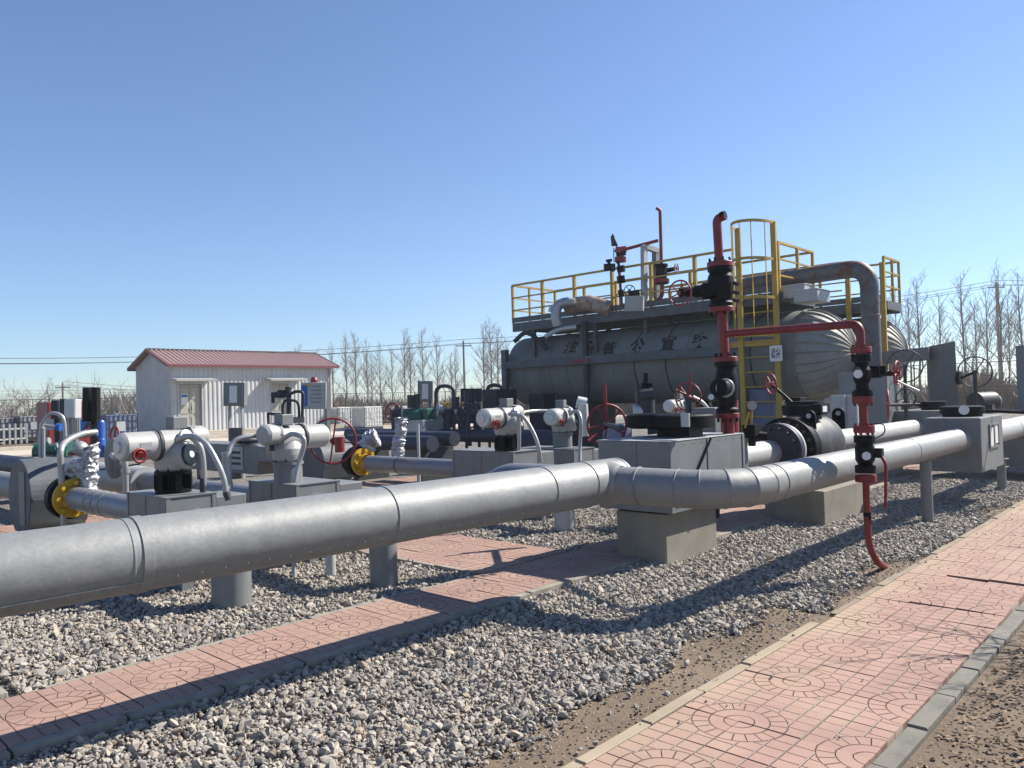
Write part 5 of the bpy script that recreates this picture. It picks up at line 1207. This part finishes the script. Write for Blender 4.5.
# long insulated housing with notice and navy pipes beyond
root=thing('valve_box','long dark grey box with small pale notice, lying below the shed','valve box',(7.2,13.7,.4)); MB().box(6.9,7.5,12.6,15.6,.38,.9).build('casing',M['grey'],root,bevel=.01); MB().box(6.9,7.5,11.9,12.6,.62,.88).build('neck',M['grey'],root,bevel=.01)
c=ata(236,458,6.89); MB().cbox(c,.01,.5,.42).build('notice',M['lightgrey'],root)
for k in range(3):
    MB().cbox(c+V((-.008,0,.1-.1*k)),.004,.36,.05).build('notice_line',M['steel'],root)
MB().cyl(at(245,440,14),at(245,443,14),.25,n=20).build('black_cap',M['black'],root)
root=thing('process_pipe','navy clad pipe with supports behind the second yellow flange','pipe',(9.6,14,.8))
for dx,z,r in ((0,.8,.15),(.55,.86,.14)): MB().tube([(9.4+dx,10.8,z),(9.4+dx,13.4,z)],r,24).build('cladding',M['navy'],root)
for yy in (11,13): MB().box(9.3,10.1,yy,yy+.15,0,.7).build('support',M['steel'],root)
root=thing('process_pipe','straight navy pipe on thin legs left of the centre white actuator','pipe',(13.3,14.5,.66)); MB().tube([(13.3,11,.7),(13.3,19,.7)],.16,24).build('cladding',M['navy'],root)
for yy in (12.2,13.2,14.6,16.2,17.6): MB().bar((13.3,yy,0),(13.3,yy,.56),.05).build('leg',M['steel'],root)
root=thing('pipe_reducer','dark navy reducer and elbow at the foot of the centre actuator','pipe',(12.4,11.4,.5)); MB().lathe((12.9,11.6,.55),(.2,-1,.1),[(.3,0),(.3,.4),(.2,.7)],28).build('cladding',M['navy'],root); MB().tube([(12.9,11.6,.3),(12.9,11.6,0)],.2,16).build('leg',M['navy'],root)
# --- line four and the one by the big box
line_box('grey valve box between the centre box and the big grey box, with round pedestal',8.62,9.1,6.88,7.95,.36,.84)
A4=actuator('white electric actuator on a round pedestal just left of the tall red lever wheel',(8.95,7.35,.86),.35,1.02,'grey')
hoses(A4,[[(549,411,11.3),(535,411,11.2),(523,413,11),(519,420,10.9)],[(572,412,11),(578,412,10.9),(581,422,10.8),(580,445,10.8),(580,462,10.7)]],r=.026)
b=MB(); b.tube([at(577,402,11.4),at(586,404,11.4)],.09,12); b.tube([at(583,404,11.3),at(585,436,11.3)],.07,10); b.build('relief_fitting',M['silver'],A4)
p=at(679,408,13.5); A5=actuator('small white actuator half hidden behind the tilted red wheel and black gear operator',(p.x,p.y,p.z-.35),.1,.9,'pale')
MB().bar((p.x,p.y,0),(p.x,p.y,p.z-.37),.2).build('pedestal',M['grey'],A5)
# ================================================================== ELECTRICAL BOXES ON POSTS
def panel(name,label,x0,x1,y0,y1,d,m,legs='steel',yb=None,depth=.22,cat='electrical box'):
    c=at((x0+x1)/2,(y0+y1)/2,d); w=(x1-x0)*d/FPX; h=(y1-y0)*d/FPX
    root=thing(name,label,cat,(c.x,c.y,0)); MB().obox(c,CR,w,depth,h).build('casing',M[m],root,bevel=.012)
    f=MB(); f.obox(c-Vector((CF.x,CF.y,0))*(depth/2+.008),CR,w*.86,.014,h*.9); do=f.build('door',M[m],root,bevel=.004)
    if legs:
        for s in (-.3,.3):
            q=c+CR*w*s; MB().bar((q.x,q.y,-.03),(q.x,q.y,c.z-h/2),.06).build('leg',M[legs],root)
    return root,c,w,h,do
r_,c,w,h,do=panel('junction_cabinet','grey cabinet with pale window on a weathered dark post before the shed',225,246,382.5,406,17,'grey','lightgrey')
MB().obox(c-Vector((CF.x,CF.y,0))*.135,CR,w*.36,.01,h*.72).build('pale_window',M['paper'],do)
MB().obox((c.x,c.y,.55),CR,.28,.18,1.15).build('weathered_post',M['wood'],r_)
r_,c,w,h,do=panel('notice_cabinet','grey control cabinet with blue strip and red lamp in front of the shed right end',302,327,382.5,409,18,'lightgrey',None)
q=c+CR*w*.5+V((0,0,0)); MB().bar((q.x,q.y,0),(q.x,q.y,c.z+h/2),.09).build('post',M['grey'],r_)
fo=-Vector((CF.x,CF.y,0))*.132
MB().obox(c+fo-CR*w*.35,CR,w*.24,.01,h*.78).build('blue_strip',M['inkblue'],do)
for k in range(5): MB().obox(c+fo+CR*w*.12+V((0,0,h*(.36-.15*k))),CR,w*.42,.008,.02).build('text_line',M['grey'],do)
MB().obox(c+fo-CR*w*.2+V((0,0,h*.42)),CR,w*.25,.008,.035).build('yellow_mark',M['brightyellow'],do)
MB().lathe(c+V((0,0,h/2)),(0,0,1),[(.09,0),(.09,.06),(.06,.12),(.001,.13)],16).build('lamp',M['red'],r_)
r_,c,w,h,do=panel('junction_cabinet','pale grey junction box on pipe legs beside the tall black post at left',67,78.5,399,418,15,'silver','conduit')
MB().obox(c-CR*w*.62,CR,.1,.25,h).build('side_casing',M['steel'],r_,bevel=.01)
for x in (73,76,79): MB().tube([at(x,418,14.9),at(x,436,14.9)],.022,8).build('conduit',M['conduit'],r_)
root=thing('loudspeaker_post','tall black twin post with boxes left of the blue drum stack','post',at(93,470,17)); p=at(93,400,17)
MB().bar((p.x,p.y,0),(p.x,p.y,p.z),.12,.1).build('post',M['black'],root)
for dx,x in ((-1,87),(1,96)): c=at(x,410,16.9); MB().obox(c+V((0,0,.12)),CR,.12,.16,.75).build('box',M['black'],root,bevel=.01)
r_,c,w,h,do=panel('junction_cabinet','black electrical box left of the pale grey junction box at left',54,62,400,419,15.6,'steel','steel')
r_,c,w,h,do=panel('junction_cabinet','grey cabinet with white window above the green motor',418,433,381,402,26,'grey','steel')
MB().obox(c-Vector((CF.x,CF.y,0))*.135,CR,w*.4,.01,h*.72).build('pale_window',M['paper'],do)
r_,c,w,h,do=panel('junction_cabinet','blue grey box on legs left of the nearer tank',461,482,388.5,401.5,22,'steel','steel',depth=.5)
# instrument hoops (bent pipes) right of the green motor
for lab,x0,x1,yt,yb,d in (('dark bent pipe hoop between the white windowed cabinet and the blue grey box',436,454,386,432,24),('dark bent pipe hoop beside the left end of the tank',487,503,385,425,23)):
    r_=thing('pipe_hoop',lab,'pipe',at((x0+x1)/2,yb,d)); MB().tube(rounded([at(x0,yb,d),at(x0,yt,d),at(x1,yt,d),at(x1,yb,d)],.25),.06,10).build('tube',M['steel'],r_)
# green pump skid
root=thing('pump','green pump motor on a grey base, with bolted silver flanges','pump',at(430,425,20)); Q=lambda x,y,d=20: at(x,y,d)
b=MB(); b.cyl(Q(404,418),Q(422,417),.24,n=20); b.cbox(Q(428,414.5),.45,.45,.3); b.cyl(Q(428,416),Q(437,415),.2,n=18); b.build('motor',M['green'],root,bevel=.01)
b=MB(); b.cyl(Q(437,413),Q(439.5,413),.24,n=18); b.cyl(Q(440,408),Q(440,424),.06,n=10); b.sph(Q(441,410),.14,14,8); b.build('flange',M['conduit'],root)
b=MB(); b.cbox(Q(428,426),.95,.7,.34); b.build('base_plate',M['conduit'],root,bevel=.01); p=Q(428,426); MB().box(p.x-.5,p.x+.5,p.y-.4,p.y+.4,0,max(.1,p.z-.17)).build('plinth',M['concrete'],root)
b=MB(); b.tube([Q(415,450),Q(415,405)],.03,8); b.tube([Q(420,430),Q(421,404)],.03,8); b.tube([Q(413,407),Q(422,406)],.03,8); b.cyl(Q(411,395),Q(411,408),.1,n=10); b.cyl(Q(418,394),Q(418,408),.1,n=10); b.build('instrument_frame',M['steel'],root)
root=thing('valve_manifold','cluster of dark valves and pale flanges right of the green pump','valve',at(460,430,20)); 
b=MB()
for x,y,rr2,hh in ((448,428,.13,.5),(456,424,.1,.7),(463,430,.13,.5),(470,422,.14,.8),(478,430,.12,.5)): p=Q(x,y); b.cyl(p,p+V((0,0,hh)),rr2,n=14); b.cyl(p+V((0,0,hh*.5)),p+V((.2,-.2,hh*.5)),rr2*.7,n=12)
b.build('valve_body',M['navy'],root); b=MB()
for x,y in ((447,424),(455,412),(461,433),(468,428),(441,421),(453,436)): b.cyl(Q(x,y),Q(x+2.5,y-.3),.12,n=14)
b.build('flange',M['conduit'],root); b=MB()
for x,y0,y1 in ((443,424,404),(446,420,404),(452,420,403),(459,420,403),(467,425,402)): b.tube([Q(x,y0),Q(x,y1)],.03,6)
b.tube([Q(443,404),Q(468,404)],.03,6); b.build('pipe_rack',M['brightyellow'],root)
b=MB(); b.tube([Q(444,448),Q(444,430)],.05,8); b.tube([Q(470,446),Q(470,430)],.05,8); b.build('leg',M['steel'],root)
for lab,x,y,d,rr2 in (('dark valve with red rimmed wheel left of the green pump',393,412,18,.2),('dark handwheel low among the valves right of the green pump',468,416,19,.3)):
    r_=thing('wheel_valve',lab,'valve',at(x,y,d)); handwheel(r_,at(x,y,d),(CF+CR*.4),rr2,.02,M['red'] if x<400 else M['steel'],5); b=MB(); b.tube([at(x,y,d),at(x+1,436,d)],.05,8); b.cyl(at(x+2,412,d),at(x+9,412,d),.14,n=14); b.build('valve_body',M['navy'],r_)
root=thing('thin_post','slim grey pipe post rising in front of the green pump','post',at(419,470,13)); p=at(419,468,12.5); MB().cyl((p.x,p.y,0),(p.x,p.y,at(418.5,424,12.5).z),.025,n=10).build('shaft',M['lightgrey'],root); MB().cbox((p.x,p.y,.01),.12,.12,.02).build('base_plate',M['lightgrey'],root)
# ================================================================== TOTES AND DRUMS
def tote(label,x,yb,d,w,h,m,frame_='wire',name='plastic_tote',zb=.12):
    p=at(x,yb,d); root=thing(name,label,'tote',(p.x,p.y,0)); X=p.x; Y=p.y; w2=w/2
    MB().box(X-w2,X+w2,Y-w2,Y+w2,zb+.12,zb+.12+h).build('tank_body',M[m],root,bevel=.07)
    MB().lathe((X,Y,zb+.12+h-.01),(0,0,1),[(.12,0),(.12,.05),(.001,.06)],16).build('lid',M['ibcgrey'],root)
    c=MB(); e=w2+.02
    n=7
    for k in range(n+1):
        t=-e+2*e*k/n
        for s in (-1,1): c.bar((X+t,Y+s*e,zb+.1),(X+t,Y+s*e,zb+.14+h),.022); c.bar((X+s*e,Y+t,zb+.1),(X+s*e,Y+t,zb+.14+h),.022)
    for k in range(5):
        z=zb+.13+h*k/4
        for s in (-1,1): c.bar((X-e,Y+s*e,z),(X+e,Y+s*e,z),.022); c.bar((X+s*e,Y-e,z),(X+s*e,Y+e,z),.022)
    c.build('cage',M['steel' if frame_=='wire' else frame_],root)
    b=MB(); b.box(X-e,X+e,Y-e,Y+e,zb+.0,zb+.09)
    for s in (-.9,0,.9): b.box(X+s*w2-.08,X+s*w2+.08,Y-e,Y+e,-.03,zb)
    b.build('pallet',M['steel'],root)
    b=MB(); b.box(X-.2,X+.15,Y-e-.015,Y-e-.01,zb+h*.5,zb+h*.85); b.build('label_plate',M['lightgrey'],root); return root
tote('white caged tote left one of the pair by the shed end',341,423,46,1.25,1.1,'ibcwhite','ibcwhite')
tote('white caged tote right one of the pair by the shed end',367,421,44,1.25,1.1,'ibcwhite','ibcwhite')
tote('white caged tote partly hidden behind the green pump',404,412,52,1.2,1.0,'ibcwhite','ibcwhite')
tote('blue grey caged tote beside the shed gable',116,438,33,1.25,1.15,'ibcblue')
tote('grey caged tote behind the white picket fence, left one',9,438,41,1.4,1.1,'ibcgrey')
tote('grey caged tote behind the picket fence, next to the red machine',31,438,41,1.4,1.15,'ibcgrey')
p=at(100.5,436,26); root=thing('blue_drum_stack','bright blue plastic column beside the tall black post at left','drum',(p.x,p.y,0)); b=MB()
b.lathe((p.x,p.y,0),(0,0,1),[(.2,0),(.2,.05),(.15,.08),(.15,.6),(.16,.62),(.15,.64),(.15,1.2),(.12,1.26),(.001,1.27)],24); b.build('body',M['blue'],root); b=MB(); b.cbox((p.x+.16,p.y-.16,.3),.3,.3,.25); b.build('tap_block',M['blue'],root)
r_=thing('blue_valve','small blue valve on a dark stand near the shed step','valve',at(198,435,17)); b=MB(); b.cyl(at(194,435,17),at(201,434,17),.09,n=14); b.build('valve_body',M['blue'],r_); handwheel(r_,at(197,432,17),(CF+CR*.2),.12,.01,M['pinkred'],4); p=at(198,437,17); MB().bar((p.x,p.y,0),(p.x,p.y,p.z),.06).build('stand',M['steel'],r_)
# ================================================================== LIGHT, SKY, VIEW
sd=Vector((1.0,-.43,.97)).normalized()
el=math.asin(sd.z); az=math.atan2(sd.y,sd.x)
w=bpy.data.worlds.new('World'); SC.world=w; w.use_nodes=True; nt=w.node_tree; bg=nt.nodes['Background']
sk=nt.nodes.new('ShaderNodeTexSky'); sk.sky_type='NISHITA'; sk.sun_disc=False; sk.sun_elevation=el; sk.sun_rotation=PI/2-az
sk.altitude=50; sk.air_density=1.0; sk.dust_density=.1; sk.ozone_density=2.6
mx=nt.nodes.new('ShaderNodeMix'); mx.data_type='RGBA'; mx.blend_type='MULTIPLY'; mx.inputs[0].default_value=1; mx.inputs[7].default_value=(.79,.92,1.12,1)   # cool white balance of the camera
nt.links.new(sk.outputs[0],mx.inputs[6]); nt.links.new(mx.outputs[2],bg.inputs[0]); bg.inputs[1].default_value=.07
L=bpy.data.lights.new('sun','SUN'); L.energy=5.0; L.angle=R(.53); L.color=(1,.935,.84)
lo=bpy.data.objects.new('sun',L); COL.objects.link(lo); lo.rotation_euler=sd.to_track_quat('Z','Y').to_euler(); lo.location=(0,0,60)
vs=SC.view_settings; vs.view_transform='Standard'; vs.look='None'; vs.exposure=1.0; vs.gamma=1; vs.use_curve_mapping=False
SC.cycles.use_denoising=True
hz=MB().box(-150,170,-110,170,-1.2,34).build('haze',bpy.data.materials.new('thin_haze')); struct(hz,'stuff')
hm=hz.data.materials[0]; hm.use_nodes=True; hn=hm.node_tree; hn.nodes.clear()
ho=hn.nodes.new('ShaderNodeOutputMaterial'); hv=hn.nodes.new('ShaderNodeVolumePrincipled'); hv.inputs['Color'].default_value=(.86,.9,.97,1); hv.inputs['Density'].default_value=.0009; hv.inputs['Anisotropy'].default_value=.3
hn.links.new(hv.outputs[0],ho.inputs['Volume']); SC.cycles.volume_bounces=0
